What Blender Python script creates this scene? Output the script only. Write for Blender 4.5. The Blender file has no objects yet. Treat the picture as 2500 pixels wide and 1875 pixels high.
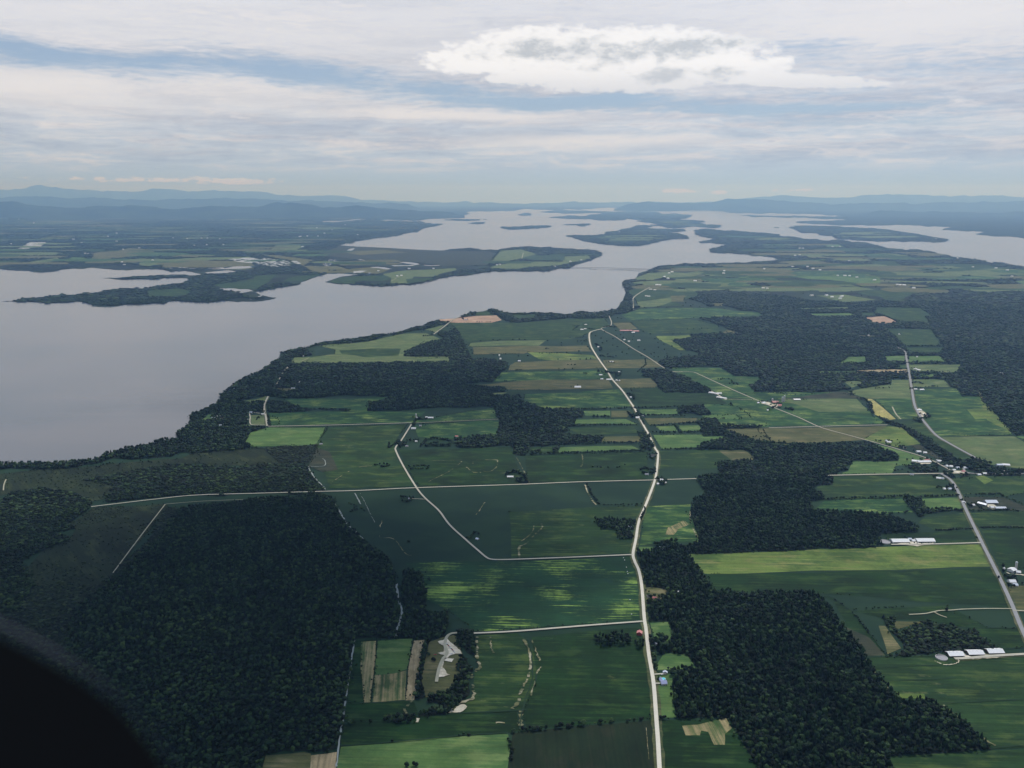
import bpy, bmesh, math, random
import numpy as np
from mathutils import Vector, geometry
R = math.radians
random.seed(7); rng = np.random.default_rng(7)
scene = bpy.context.scene
C = scene.collection

# ------------------------------------------------------------------ camera
H = 1000.0                      # flying height above the lake plain, metres
F = 2040.0                      # focal length in photo pixels (2500 wide)
HY = 478.0                      # photo row of the true horizontal
PITCH = math.atan((937.5 - HY) / F)
cam = bpy.data.cameras.new("camera"); co = bpy.data.objects.new("camera", cam); C.objects.link(co)
co.location = (0, 0, H); co.rotation_euler = (math.pi/2 - PITCH, 0, 0)
cam.sensor_width = 36; cam.lens = 36 * F / 2500; cam.clip_start = 0.01; cam.clip_end = 400000
cam.dof.use_dof = True; cam.dof.focus_distance = 4000; cam.dof.aperture_fstop = 15.0
scene.camera = co

# ------------------------------------------------------------------ light
SUN_EL, SUN_AZ = 57.0, 24.0      # azimuth measured from the view direction (+Y) to the right (+X)
sd = Vector((math.sin(R(SUN_AZ))*math.cos(R(SUN_EL)), math.cos(R(SUN_AZ))*math.cos(R(SUN_EL)), math.sin(R(SUN_EL))))
sl = bpy.data.lights.new("sun", 'SUN'); sl.energy = 3.7; sl.angle = R(0.5); sl.color = (1, .985, .965)
so = bpy.data.objects.new("sun", sl); C.objects.link(so); so.rotation_euler = (-sd).to_track_quat('-Z', 'Y').to_euler()
scene.view_settings.view_transform = 'Standard'; scene.view_settings.look = 'None'
scene.view_settings.exposure = -0.35; scene.view_settings.gamma = 1.0; scene.view_settings.use_curve_mapping = False
scene.render.engine = 'CYCLES'
cy = scene.cycles
cy.use_denoising = True; cy.max_bounces = 4; cy.diffuse_bounces = 2; cy.glossy_bounces = 2
cy.volume_bounces = 0; cy.transparent_max_bounces = 8; cy.use_adaptive_sampling = False; cy.sample_clamp_indirect = 4

def lin(c):
    c = c / 255.0
    return c/12.92 if c <= .04045 else ((c + .055)/1.055)**2.4
def L3(rgb, k=1.0): return tuple(lin(v)*k for v in rgb)
def alb(rgb, p=.37):            # land colour: the photo is exposed for the sky, so vegetation reads deep
    c = L3(rgb); y = .25*c[0] + .65*c[1] + .1*c[2]
    return tuple(q * min(1.0, y**p * 1.05) for q in c)

# ------------------------------------------------------------------ node helper
class NT:
    def __init__(s, nt): s.nt = nt
    def new(s, t, **kw):
        n = s.nt.nodes.new(t)
        for k, v in kw.items(): setattr(n, k, v)
        return n
    def set(s, sock, v):
        if isinstance(v, E): v = v.s
        if isinstance(v, bpy.types.NodeSocket): s.nt.links.new(v, sock)
        elif v is not None: sock.default_value = v
    def m(s, op, a, b=None, c=None, clamp=False):
        n = s.new('ShaderNodeMath', operation=op, use_clamp=clamp)
        for i, v in enumerate((a, b, c)):
            if v is not None: s.set(n.inputs[i], v)
        return E(s, n.outputs[0])
    def noise(s, vec, scale=1, detail=3, rough=.5, dist=0, col=False):
        n = s.new('ShaderNodeTexNoise'); s.set(n.inputs['Vector'], vec)
        n.inputs['Scale'].default_value = scale; n.inputs['Detail'].default_value = detail
        n.inputs['Roughness'].default_value = rough; n.inputs['Distortion'].default_value = dist
        return E(s, n.outputs[1 if col else 0])
    def comb(s, x, y, z):
        n = s.new('ShaderNodeCombineXYZ'); [s.set(n.inputs[i], v) for i, v in enumerate((x, y, z))]
        return E(s, n.outputs[0])
    def sep(s, v):
        n = s.new('ShaderNodeSeparateXYZ'); s.set(n.inputs[0], v); return [E(s, o) for o in n.outputs]
    def vm(s, op, a, b):
        n = s.new('ShaderNodeVectorMath', operation=op); s.set(n.inputs[0], a); s.set(n.inputs[1], b); return E(s, n.outputs[0])
    def mix(s, f, a, b):
        n = s.new('ShaderNodeMix', data_type='RGBA'); s.set(n.inputs[0], f)
        for i, v in ((6, a), (7, b)):
            if isinstance(v, tuple) and len(v) == 3: v = (*v, 1)
            s.set(n.inputs[i], v)
        return E(s, n.outputs[2])
    def ss(s, x, lo, hi):
        n = s.new('ShaderNodeMapRange', interpolation_type='SMOOTHSTEP'); s.set(n.inputs[0], x)
        n.inputs[1].default_value = lo; n.inputs[2].default_value = hi; return E(s, n.outputs[0])
class E:
    def __init__(s, t, sock): s.t = t; s.s = sock
    def __add__(s, o): return s.t.m('ADD', s, o)
    __radd__ = __add__
    def __mul__(s, o): return s.t.m('MULTIPLY', s, o)
    __rmul__ = __mul__
    def __sub__(s, o): return s.t.m('SUBTRACT', s, o)
    def __rsub__(s, o): return s.t.m('SUBTRACT', o, s)
    def __truediv__(s, o): return s.t.m('DIVIDE', s, o)

# ------------------------------------------------------------------ sky
world = bpy.data.worlds.new("World"); scene.world = world; world.use_nodes = True
wn = world.node_tree; wn.nodes.clear(); w = NT(wn)
def azel(x, y):                  # photo pixel -> (azimuth, elevation) in degrees of a real direction
    cx, cyy = (x-1250)/F, (937.5-y)/F
    d = Vector((cx, math.cos(PITCH)+cyy*math.sin(PITCH), -math.sin(PITCH)+cyy*math.cos(PITCH))).normalized()
    return math.degrees(math.atan2(d.x, d.y)), math.degrees(math.asin(d.z))
tc = w.new('ShaderNodeTexCoord')
dx, dy, dz = w.sep(tc.outputs['Generated'])
az = w.m('ARCTAN2', dx, dy) * (180/math.pi)
el = w.m('MAXIMUM', w.m('ARCSINE', dz) * (180/math.pi), 0.0)
# warp so that band edges are ragged
w1 = w.noise(w.comb(az*.12, el*.5, 1.3), 1, 4, .55) - .5
w2 = w.noise(w.comb(az*.45, el*2.2, 7.3), 1, 3, .55) - .5
u = az + w1*5.0
v = el + w1*1.3 + w2*.35
def band(x, y, hx, hy, slope=0.0, k=1.0, uu=None, vv=None):
    a0, e0 = azel(x, y); sa, se = hx/35.6, hy/35.6
    uu = uu or u; vv = vv or v
    a = (uu - a0) / sa
    b = (vv - e0 + (uu - a0)*slope) / se
    g = w.m('EXPONENT', (a*a + b*b)*-0.7)
    return g*k
def acc(lst):
    r = lst[0]
    for q in lst[1:]: r = w.m('MAXIMUM', r, q)
    return r
n_st = w.noise(w.comb(az*.05, el*.9, 3.1), 1, 6, .6)       # long stratus streaks
n_md = w.noise(w.comb(az*.26 + w1*2, el*2.0 + w1*2, 9.7), 1, 6, .62)
n_fn = w.noise(w.comb(az*.8 + w1*3, el*5.0, 5.1), 1, 5, .65)
t1 = w.ss(el, 0.0, 3.2); t2 = w.ss(el, 2.5, 8.0); t3 = w.ss(el, 7.0, 12.5)
base = w.mix(t1, L3((158,188,224)), L3((190,203,220)))
base = w.mix(t2, base, L3((208,212,222)))
base = w.mix(t3, base, L3((220,224,234)))
# grey undersides and pale gaps in the layered deck
grey = w.ss(n_st*.55 + n_md*.45, .44, .60) * w.ss(el, 1.2, 3.5) * (1 - w.ss(el, 7.0, 9.5)*.8)
base = w.mix(grey*.85, base, L3((176,183,198)))
n_lo = w.noise(w.comb(az*.16 + w1*3, el*1.3 + w1, 19.7), 1, 6, .6)
stv = ((n_md*.3 + n_fn*.2 + n_lo*.5) - .5)*w.ss(el, 1.0, 2.5)*(1 - w.ss(el, 6.0, 8.5)*.6)
base = w.mix(w.m('MULTIPLY', w.m('MAXIMUM', stv, 0.0), 7.5, clamp=True)*.75, base, L3((234,233,236)))
base = w.mix(w.m('MULTIPLY', w.m('MAXIMUM', stv*-1.0, 0.0), 7.0, clamp=True)*.7, base, L3((150,163,186)))
pal = w.ss(n_st*.25 + n_md*.4 + n_fn*.35, .52, .63) * w.ss(el, 1.5, 4.5)
base = w.mix(pal*.7, base, L3((226,226,232)))
gg = w.ss(n_md*.4 + n_fn*.6, .54, .64) * w.ss(el, 1.8, 3.5) * (1 - w.ss(el, 7.5, 9.0))
base = w.mix(gg*.6, base, L3((160,170,188)))
cream = acc([band(60,205,330,45,.02), band(560,215,330,40,.03,.8), band(1080,280,330,13,.02,1.), band(1440,345,260,14,.02,.9), band(2300,40,460,80,-.03,.8), band(450,60,500,60,0,.5), band(2250,300,200,10,0,.4)])
base = w.mix(cream*.85, base, L3((233,232,234)))
blue = acc([band(60,122,330,30,.05,1.), band(400,150,300,22,.07,.8), band(700,178,320,32,.07,.95), band(1080,222,330,34,.06,.8), band(1380,250,420,22,.03,1.),
            band(1850,268,420,14,.02,.95), band(2120,290,420,24,.01,.55), band(2380,150,330,42,.02,.55), band(1950,130,160,40,.02,.55), band(2050,235,330,26,.02,.45), band(1900,330,600,12,.0,.3)])
bb = w.ss(blue - (n_st*.3 + n_fn*.45 + n_md*.35 - .55)*1.9, .2, .95)
nish = w.new('ShaderNodeTexSky', sky_type='NISHITA', sun_disc=False)
nish.sun_elevation = R(SUN_EL); nish.sun_rotation = R(SUN_AZ); nish.altitude = 1000; nish.air_density = 1.2; nish.dust_density = 1.0
nb = w.vm('SCALE', nish.outputs[0], (0,0,0)); nb.s.node.inputs['Scale'].default_value = 0.10
bluecol = w.mix(.72, nb, L3((140,165,199)))
base = w.mix(bb*.92, base, bluecol)
# the big bright cumulus bank in the middle of the view, and its thin tail
cn = w.noise(w.comb(az*.42, el*1.0, 2.2), 1, 6, .62) - .5
cn2 = w.noise(w.comb(az*1.2, el*2.0, 8.2), 1, 7, .68) - .5
def ell(x, y, hx, hy, slope=0.0):
    a0, e0 = azel(x, y)
    a = (az - a0) / (hx/35.6); b = (el - e0 + (az - a0)*slope) / (hy/35.6)
    return 1.0 - (a*a + b*b)
body = acc([ell(1330,125,250,62,.0), ell(1180,150,180,32,0), ell(1620,128,270,56,.04), ell(1480,185,330,42,.03), ell(1830,190,330,18,.08), ell(1740,160,200,40,.05)])
cm = w.ss(body + cn*1.7 + cn2*1.3, .02, .45)
under = w.ss(acc([band(1340,122,150,26,0,1.,az,el), band(1640,120,190,24,-.03,1.,az,el), band(1610,182,70,20,0,.95,az,el), band(1752,180,40,20,0,.95,az,el),band(1400,165,90,12,0,.5,az,el)]) + cn*1.8 + cn2*1.7, .3, 1.15)
ccol = w.mix(w.ss(body*.6+cn2*1.6+cn*.8, -.45, .4), L3((214,217,227)), L3((248,249,252)))
ccol = w.mix(under*.7, ccol, L3((166,175,184)))
lower = w.ss(el, azel(1500,250)[1], azel(1500,150)[1])
ccol = w.mix((1-lower)*.6, ccol, L3((214,218,226)))
base = w.mix(cm*(.68 + lower*.32), base, ccol)
# small cumulus heads standing along the horizon
hn = w.noise(w.comb(az*1.1, el*3.0, 4.2), 1, 6, .7)
hb = acc([band(420,438,330,9,0,1.,az,el), band(560,442,130,10,0,1.15,az,el), band(1660,466,70,9,0,1.1,az,el), band(1745,470,50,6,0,1.,az,el), band(1960,465,90,6,0,.9,az,el)])
hm = w.ss(hb*.55 + hn*1.3, 1.04, 1.2)
base = w.mix(hm*.75, base, L3((224,231,242)))
# above the picture: broken cloud with blue between
px_, py_ = dx/(dz+.12), dy/(dz+.12)
hi = w.noise(w.comb(px_*1.3, py_*1.3, .4), 1, 5, .55)
hicol = w.mix(w.ss(hi, .47, .68), w.mix(.5, nb, L3((120,160,215))), L3((222,224,232)))
base = w.mix(w.ss(el, 13.5, 24.0), base, hicol)
bg = w.new('ShaderNodeBackground'); w.set(bg.inputs[0], base); bg.inputs[1].default_value = 1.3
wo = w.new('ShaderNodeOutputWorld'); wn.links.new(bg.outputs[0], wo.inputs[0])
world.cycles.sampling_method = 'MANUAL'; world.cycles.sample_map_resolution = 512

# ------------------------------------------------------------------ air
AIR_DENSITY = 3.0e-5
def vbox(name, x0, x1, y0, y1, z0, z1):
    me = bpy.data.meshes.new(name)
    vs = [(x, y, z) for x in (x0, x1) for y in (y0, y1) for z in (z0, z1)]
    me.from_pydata(vs, [], [(0,1,3,2), (4,6,7,5), (0,4,5,1), (2,3,7,6), (0,2,6,4), (1,5,7,3)])
    o = bpy.data.objects.new(name, me); C.objects.link(o); return o
hz = vbox("haze", -125000, 125000, -15000, 125000, -3, 2300); hz['kind'] = 'stuff'; hz['label'] = 'pale blue summer haze over the lake plain and far hills'
hm_ = bpy.data.materials.new("haze_air"); hm_.use_nodes = True; hm_.node_tree.nodes.clear()
pv = hm_.node_tree.nodes.new('ShaderNodeVolumePrincipled'); pv.inputs['Density'].default_value = AIR_DENSITY
pv.inputs['Color'].default_value = (.27, .54, 1.0, 1); pv.inputs['Absorption Color'].default_value = (1, 1, 1, 1); pv.inputs['Anisotropy'].default_value = 0.5
mo = hm_.node_tree.nodes.new('ShaderNodeOutputMaterial'); hm_.node_tree.links.new(pv.outputs[0], mo.inputs['Volume'])
hz.data.materials.append(hm_); hm_.volume_intersection_method if hasattr(hm_, 'volume_intersection_method') else None

# ------------------------------------------------------------------ survey: traced points -> places on the plain
S = 2212/640
ORG = dict(a=(0,450), b=(620,450), c=(1240,450), d=(1860,450), e=(400,720), f=(940,720), g=(1400,720), h=(1860,720),
           i=(0,1000), j=(620,1000), k=(1240,1000), l=(1860,1000), m=(0,1395), n=(620,1395), o=(1240,1395), p=(1860,1395))
def src(t, x, y): return ORG[t][0] + x/S, ORG[t][1] + y/S
def ground(x, y, z=0.0):
    cx, cyy = (x-1250)/F, (937.5-y)/F
    d = (cx, math.cos(PITCH)+cyy*math.sin(PITCH), -math.sin(PITCH)+cyy*math.cos(PITCH))
    t = (z-H)/min(d[2], -1e-4)
    if d[1]*t > 98000: t = 98000/d[1]
    return d[0]*t, d[1]*t
def pts(s):
    """'tile:x,y x,y ...' sections separated by spaces; w:x,y = metres"""
    out = []; t = None
    for tok in s.split():
        if ':' in tok: t, tok = tok.split(':')
        x, y = (float(q) for q in tok.split(','))
        out.append(('w', x, y) if t == 'w' else ('s', *src(t, x, y)))
    return out
def to_world(P): return [(p[1], p[2]) if p[0] == 'w' else ground(p[1], p[2]) for p in P]
def rough(P, amp=.10, depth=3, closed=True, squash=.45):
    """fractal shoreline between the surveyed points"""
    n = len(P); out = []
    def sub(a, b, d):
        L = math.hypot(b[1]-a[1], b[2]-a[2])
        if d == 0 or L < 2.2: return [a]
        k = random.uniform(-amp, amp)*L; L = max(L, 1e-6)
        nx, ny = -(b[2]-a[2])/L, (b[1]-a[1])/L
        m_ = ('s', (a[1]+b[1])/2 + nx*k, (a[2]+b[2])/2 + ny*k*squash)
        return sub(a, m_, d-1) + sub(m_, b, d-1)
    for i in range(n if closed else n-1):
        a, b = P[i], P[(i+1) % n]
        if a[0] == 'w' or b[0] == 'w': out.append(a)
        else: out += sub(a, b, depth)
    if not closed: out.append(P[-1])
    return out

def mesh_obj(name, vs, fs, mat, parent=None, smooth=False):
    me = bpy.data.meshes.new(name); me.from_pydata(vs, [], fs); me.update()
    if mat: me.materials.append(mat)
    if smooth: me.polygons.foreach_set('use_smooth', [True]*len(me.polygons))
    o = bpy.data.objects.new(name, me); C.objects.link(o)
    if parent: o.parent = parent
    return o
def tag(o, label=None, cat=None, group=None, kind=None):
    if label: o['label'] = label
    if cat: o['category'] = cat
    if group: o['group'] = group
    if kind: o['kind'] = kind
    return o
def dedupe(W):
    out = []
    for q in W:
        if not out or abs(q[0]-out[-1][0]) + abs(q[1]-out[-1][1]) > .5: out.append(q)
    return out
def flat(W, z):
    W = dedupe(W); tri = geometry.tessellate_polygon([[Vector((x, y, 0)) for x, y in W]])
    vs = [(x, y, z) for x, y in W]; fs = []
    for a, b, c in tri:
        ar = (vs[b][0]-vs[a][0])*(vs[c][1]-vs[a][1]) - (vs[b][1]-vs[a][1])*(vs[c][0]-vs[a][0])
        if abs(ar) < 1e-3: continue
        fs.append((a, b, c) if ar > 0 else (a, c, b))
    return vs, fs

# ------------------------------------------------------------------ ground materials
def new_mat(name):
    m_ = bpy.data.materials.new(name); m_.use_nodes = True; t = NT(m_.node_tree)
    b = m_.node_tree.nodes['Principled BSDF']; b.inputs['Roughness'].default_value = .9
    b.inputs['Specular IOR Level'].default_value = .15
    return m_, t, b
KA = 1.0
def fieldmat(name, c1, c2, c3=None, ang=2.5, big=170, streak=.5, patch=None, pth=.6, rowc=.35, psx=110, psy=9):
    m_, t, b = new_mat(name)
    g = t.new('ShaderNodeNewGeometry')
    mp = t.new('ShaderNodeMapping', vector_type='POINT'); t.set(mp.inputs[0], g.outputs['Position']); mp.inputs['Rotation'].default_value = (0, 0, R(ang))
    x, y, z = t.sep(mp.outputs[0])
    n1 = t.noise(t.comb(x/big, y/big, 0), 1, 5, .6)
    n2 = t.noise(t.comb(x/260, y/7, 3), 1, 3, .6)
    n3 = t.noise(t.comb(x/14, y/14, 5), 1, 3, .7)
    f = t.ss(n1*(1-streak*.5) + n2*streak*.5 + (n2-.5)*.22 + (n3-.5)*.3, .36, .62)
    col = t.mix(f, alb(c1), alb(c2))
    if c3:
        n4 = t.noise(t.comb(x/90, y/45, 8), 1, 5, .62)
        col = t.mix(t.ss(n4*.7 + n2*.3, .49, .62)*.85, col, alb(c3))
    if patch:
        n5 = t.noise(t.comb(x/psx, y/psy, 11), 1, 4, .6); n6 = t.noise(t.comb(x/170, y/150, 15), 1, 3, .5)
        col = t.mix(t.ss(n5*.5 + n6*.5 + (n3-.5)*.15, pth-.02, pth+.09), col, alb(patch))
    n7 = t.noise(t.comb(x/4, y/4, 2), 1, 2, .6)
    n8 = t.noise(t.comb(x/130, y/60, 21), 1, 5, .62); n9 = t.noise(t.comb(x/24, y/3.2, 31), 1, 2, .5)
    tram = t.ss(t.m('ABSOLUTE', t.m('SUBTRACT', t.m('FRACT', y/21.0), .5)), .40, .47)
    val = (.82 + n7*.36) * (.36 + n8*1.42) * (1.06 - tram*.16) * (.86 + n9*.28)
    col = t.vm('MULTIPLY', col, t.comb(val, val, val))
    t.set(b.inputs['Base Color'], col)
    return m_
M = {}
M['dk'] = fieldmat('crop_dark', (28,64,28), (38,80,34), (66,98,44), patch=(104,116,70), pth=.64, psx=60, psy=30)
M['dk2'] = fieldmat('crop_dark_brown', (36,62,36), (46,66,38), (60,68,46), ang=90)
M['md'] = fieldmat('crop_green', (44,78,40), (56,92,46), (90,112,56), patch=(136,140,92), pth=.63, psx=70, psy=20)
M['teal'] = fieldmat('crop_bluegreen', (42,86,52), (56,102,56), (104,134,68), patch=(146,164,88), pth=.565)
M['lt'] = fieldmat('hayfield', (82,118,66), (98,130,70), (120,142,84), streak=.25)
M['lto'] = fieldmat('pasture', (94,118,72), (112,128,80), (128,136,92))
M['olf'] = fieldmat('yellow_green_crop', (84,112,56), (118,140,68), (138,142,84), streak=.3)
M['ol'] = fieldmat('rough_grass', (92,100,62), (112,114,74), (138,130,94), streak=.2)
M['br'] = fieldmat('brown_pasture', (92,102,62), (112,112,72), (130,122,82))
M['tan'] = fieldmat('ploughed_strip', (180,162,126), (146,134,98), (200,184,150), ang=84, streak=.9)
M['stub'] = fieldmat('stubble', (162,148,108), (112,122,76), (66,102,54), ang=84, streak=.9)
M['pink'] = fieldmat('bare_clay', (186,154,132), (172,142,116), (194,170,144))
M['gold'] = fieldmat('ripe_grain', (172,164,98), (154,152,92), (190,176,118), ang=115)
M['sand'] = fieldmat('bare_sand', (212,204,184), (188,180,156), (160,156,120), big=40, streak=.1)
M['streak'] = fieldmat('streaked_crop', (38,80,50), (46,92,56), None, patch=(138,168,80), pth=.54, psx=150, psy=5)
M['marsh'] = fieldmat('marsh_grass', (42,60,38), (56,74,44), (76,88,54), ang=50, streak=.1, big=230)
M['scrub'] = fieldmat('scrub_land', (58,74,56), (78,84,64), (92,94,72), streak=.1, big=60)
M['floor'] = fieldmat('wood_floor', (36,50,40), (44,60,46), (54,68,52), streak=.1, big=60)
M['pale'] = fieldmat('dried_mud', (176,178,176), (150,154,150), (196,196,196), streak=.3, big=90)
M['verge'] = fieldmat('road_verge', (84,98,62), (106,112,72), (128,124,92), big=30, streak=.1)
def landmat():
    m_, t, b = new_mat('land'); g = t.new('ShaderNodeNewGeometry'); x, y, z = t.sep(g.outputs['Position'])
    near = t.mix(t.ss(t.noise(t.comb(x/220, y/120, 1), 1, 5, .6), .38, .62), alb((42,78,56)), alb((54,88,60)))
    n = t.noise(t.comb(x/900, y/420, 4), 1, 6, .62); n2 = t.noise(t.comb(x/700, y/800, 14), 1, 5, .6)
    far = t.mix(t.ss(n, .44, .58), alb((38,54,44)), alb((60,82,56)))
    far = t.mix(t.ss(n2, .60, .70), far, alb((112,122,86)))
    d = t.ss(t.m('SQRT', x*x + y*y), 6500, 9500)
    t.set(b.inputs['Base Color'], t.mix(d, near, far)); return m_
M['land'] = landmat()
def watermat():
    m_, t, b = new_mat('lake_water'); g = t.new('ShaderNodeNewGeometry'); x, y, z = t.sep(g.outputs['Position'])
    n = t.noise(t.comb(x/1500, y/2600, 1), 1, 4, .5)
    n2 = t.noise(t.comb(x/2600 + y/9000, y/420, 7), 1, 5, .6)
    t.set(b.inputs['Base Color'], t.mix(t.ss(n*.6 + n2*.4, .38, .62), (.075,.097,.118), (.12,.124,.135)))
    b.inputs['Roughness'].default_value = .17; b.inputs['IOR'].default_value = 1.33; b.inputs['Specular IOR Level'].default_value = .5
    bn = t.new('ShaderNodeBump'); bn.inputs['Strength'].default_value = .13; bn.inputs['Distance'].default_value = 1.2
    t.set(bn.inputs['Height'], t.noise(t.comb(x/26, y/16, 0), 1, 4, .6)); t.set(b.inputs['Normal'], bn.outputs[0]); return m_
M['water'] = watermat()
def plainmat(name, c, rough=.8, c2=None, sc=.5, spec=.3, raw=False):
    m_, t, b = new_mat(name); b.inputs['Roughness'].default_value = rough; b.inputs['Specular IOR Level'].default_value = spec
    tcn = t.new('ShaderNodeTexCoord'); n = t.noise(tcn.outputs['Object'], sc, 4, .6)
    a = c if raw else L3(c); bcol = tuple(q*.82 for q in a) if c2 is None else L3(c2)
    t.set(b.inputs['Base Color'], t.mix(n, a, bcol)); return m_
M['gravel'] = plainmat('road_gravel', (212,206,190), .95, (190,184,168), .05, .1)
M['gravel2'] = plainmat('road_gravel_worn', (188,184,168), .95, (160,156,140), .05, .1)
M['asphalt'] = plainmat('road_asphalt', (150,150,150), .9, (128,128,130), .05, .1)
M['track'] = plainmat('track_dirt', (178,174,154), .95, (142,142,120), .06, .1)
M['bare'] = fieldmat('bare_edge', (70,92,58), (128,128,90), (186,178,150), big=30, streak=0)
M['ditch'] = plainmat('ditch_water', (150,158,158), .6, (112,122,116), .05, .3)
M['ditchline'] = plainmat('ditch_line', (30,50,38), .95, (44,62,46), .05, .1)

# ------------------------------------------------------------------ structure: water and ground
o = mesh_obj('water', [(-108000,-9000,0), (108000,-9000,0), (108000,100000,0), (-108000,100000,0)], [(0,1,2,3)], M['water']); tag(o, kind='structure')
MAIN = pts("w:-9000,-6000 w:-9000,3700 i:-200,500 -60,478 0,472 110,465 250,452 500,450 640,440 760,430 850,405 960,358 1090,322 1250,305 1330,268 1490,258 1492,195 1570,160 1595,125 1600,60 e:240,1010 330,975 440,925 482,882 480,845 560,785 640,735 720,685 800,655 890,595 980,535 990,495 1060,470 1200,445 1290,415 1400,395 1500,385 1700,360 1900,330 2050,295 2180,268 f:400,222 480,203 560,212 640,182 720,147 800,142 870,126 930,120 1000,145 1080,155 1200,152 1400,152 1580,160 1620,142 1750,152 1850,142 1950,122 1980,85 2000,50 "
  "c:940,1032 970,985 990,932 982,885 990,862 962,834 990,805 1080,793 1100,753 1180,728 1250,703 1310,683 1400,682 1490,668 1750,668 1900,662 2000,662 2090,648 2212,652 d:100,645 145,633 60,612 0,607 c:2050,602 1900,582 1800,572 1800,543 1850,548 1920,532 2000,517 1950,507 1850,502 1720,497 1700,482 1740,467 1840,464 1740,457 1660,442 1625,402 1640,384 1680,382 1740,402 1900,407 2100,410 d:60,412 150,420 150,437 300,447 400,462 520,474 700,472 870,487 960,512 1050,537 1150,547 1300,547 1430,567 1550,592 1620,612 1750,637 1900,657 2050,684 2212,694 2500,735 w:24000,9500 w:24000,-6000")
LEFT = pts("a:-300,716 0,716 130,710 290,713 600,713 760,704 880,714 1130,721 1290,717 1420,723 1600,737 1700,758 1690,768 1500,766 1300,771 1180,776 1060,791 870,791 960,800 1100,805 1180,800 1300,795 1450,790 1590,795 1600,810 1550,830 1400,852 1300,864 1180,882 1000,884 900,897 760,922 600,940 400,947 280,962 100,986 20,990 250,995 400,995 560,998 650,990 780,992 910,1002 800,1015 770,1030 900,1034 1000,1030 1100,1012 1190,1000 1220,1015 1350,985 1500,985 1700,975 1900,985 2100,990 b:70,985 190,958 60,935 10,910 70,900 200,875 390,845 400,825 500,790 620,755 750,752 890,760 820,770 700,790 600,825 700,842 850,850 1000,858 1200,850 1330,845 1450,820 1560,790 1700,770 1900,750 2000,735 2140,730 c:60,727 100,735 200,735 370,728 420,710 520,708 560,680 700,640 790,600 790,575 750,562 600,550 450,540 280,535 200,522 100,528 0,537 "
  "b:2060,552 1990,562 1600,558 1300,552 1100,547 900,532 720,513 810,491 920,471 960,451 1100,433 1300,411 1380,406 1430,371 1600,336 1500,335 1300,331 1190,323 1230,308 1100,316 1000,313 850,321 700,326 600,323 530,317 640,308 800,301 1000,295 1200,291 1400,289 1650,273 1800,256 1820,250 1790,241 1810,231 1900,228 2120,226 c:300,214 700,210 1100,206 1300,212 1700,220 1850,236 2000,242 2212,242 d:300,252 550,264 675,268 400,271 150,266 0,263 c:1950,262 2212,277 d:150,281 400,286 600,293 710,300 600,306 450,306 280,318 320,328 420,336 700,346 900,349 1200,346 1400,359 1600,363 1530,376 1520,386 1700,396 1880,403 1800,420 1900,431 2000,441 2212,457 2600,485 w:75000,36000 w:100000,98000 w:-100000,98000 w:-60000,26000 w:-16000,11800")
def land(name, P, lab=None, **kw):
    W = dedupe(to_world(rough(P, **kw))); n = len(W)
    cv, ce, cf, *_ = geometry.delaunay_2d_cdt([Vector((x/1000, y/1000)) for x, y in W], [], [list(range(n))], 1, 1e-6)
    top = mesh_obj(name, [(v.x*1000, v.y*1000, 1.5) for v in cv], [tuple(q) for q in cf], M['land']); tag(top, lab, kind='structure')
    vs = [(x, y, 1.49) for x, y in W]; name = 'shore'; lab = None
    vs2 = vs + [(x, y, -.8) for x, y, _ in vs]
    fs2 = [((i+1) % n, i, i+n, (i+1) % n + n) for i in range(n)]
    o = mesh_obj(name, vs2, fs2, M['land']); tag(o, lab, kind='structure'); return W
mainW = land('ground', MAIN, amp=.12)
leftW = land('far_shore', LEFT, amp=.08)
ISL = {
 'island': "c:480,435 600,430 740,432 820,420 830,402 930,395 960,380 1040,368 1090,348 1150,345 1220,355 1160,368 1220,375 1350,378 1480,378 1500,395 1420,402 1310,405 1440,415 1520,440 1510,462 1400,462 1300,475 1230,495 1110,520 980,520 830,508 700,490 610,470 560,450",
 'island.001': "c:345,280 450,272 660,270 700,255 900,245 740,243 540,248 400,240 265,235 350,226 600,222 900,232 1000,226 1240,232 1300,250 1540,258 1550,268 1500,290 1000,290 985,302 800,306 700,295 500,292",
 'island.002': "c:1080,312 1150,305 1300,302 1390,295 1500,300 1640,308 1660,318 1610,325 1680,340 1790,345 1790,362 1730,370 1650,362 1570,355 1480,365 1350,368 1300,352 1200,345 1290,342 1200,325",
 'island.003': "c:-65,358 0,362 140,355 200,350 370,350 350,362 150,378 0,382 -40,372",
 'island.004': "c:455,340 600,335 690,332 690,342 650,350 640,356 610,355 600,346",
 'island.005': "c:85,258 160,240 190,248 195,264 120,265",
 'island.006': "b:1600,300 1800,296 1915,298 1900,305 1700,306",
 'island.007': "b:1820,330 1880,320 1945,322 1940,332 1880,336",
 'island.008': "d:230,365 300,350 450,352 700,362 1000,378 1150,400 1300,420 1450,450 1570,465 1550,482 1470,490 1300,482 1100,478 850,475 650,462 600,445 600,435 480,425 480,412 330,410 290,385 250,372",
 'island.009': "d:100,362 145,363 145,368 105,368",
 'island.010': "b:1930,293 1968,293 1965,298 1935,298",
 'island.011': "c:-10,200 100,198 180,207 60,209"}
ISLP = {}
for nme, s in ISL.items():
    ISLP[nme] = pts(s); land(nme, ISLP[nme], amp=.1)

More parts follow.
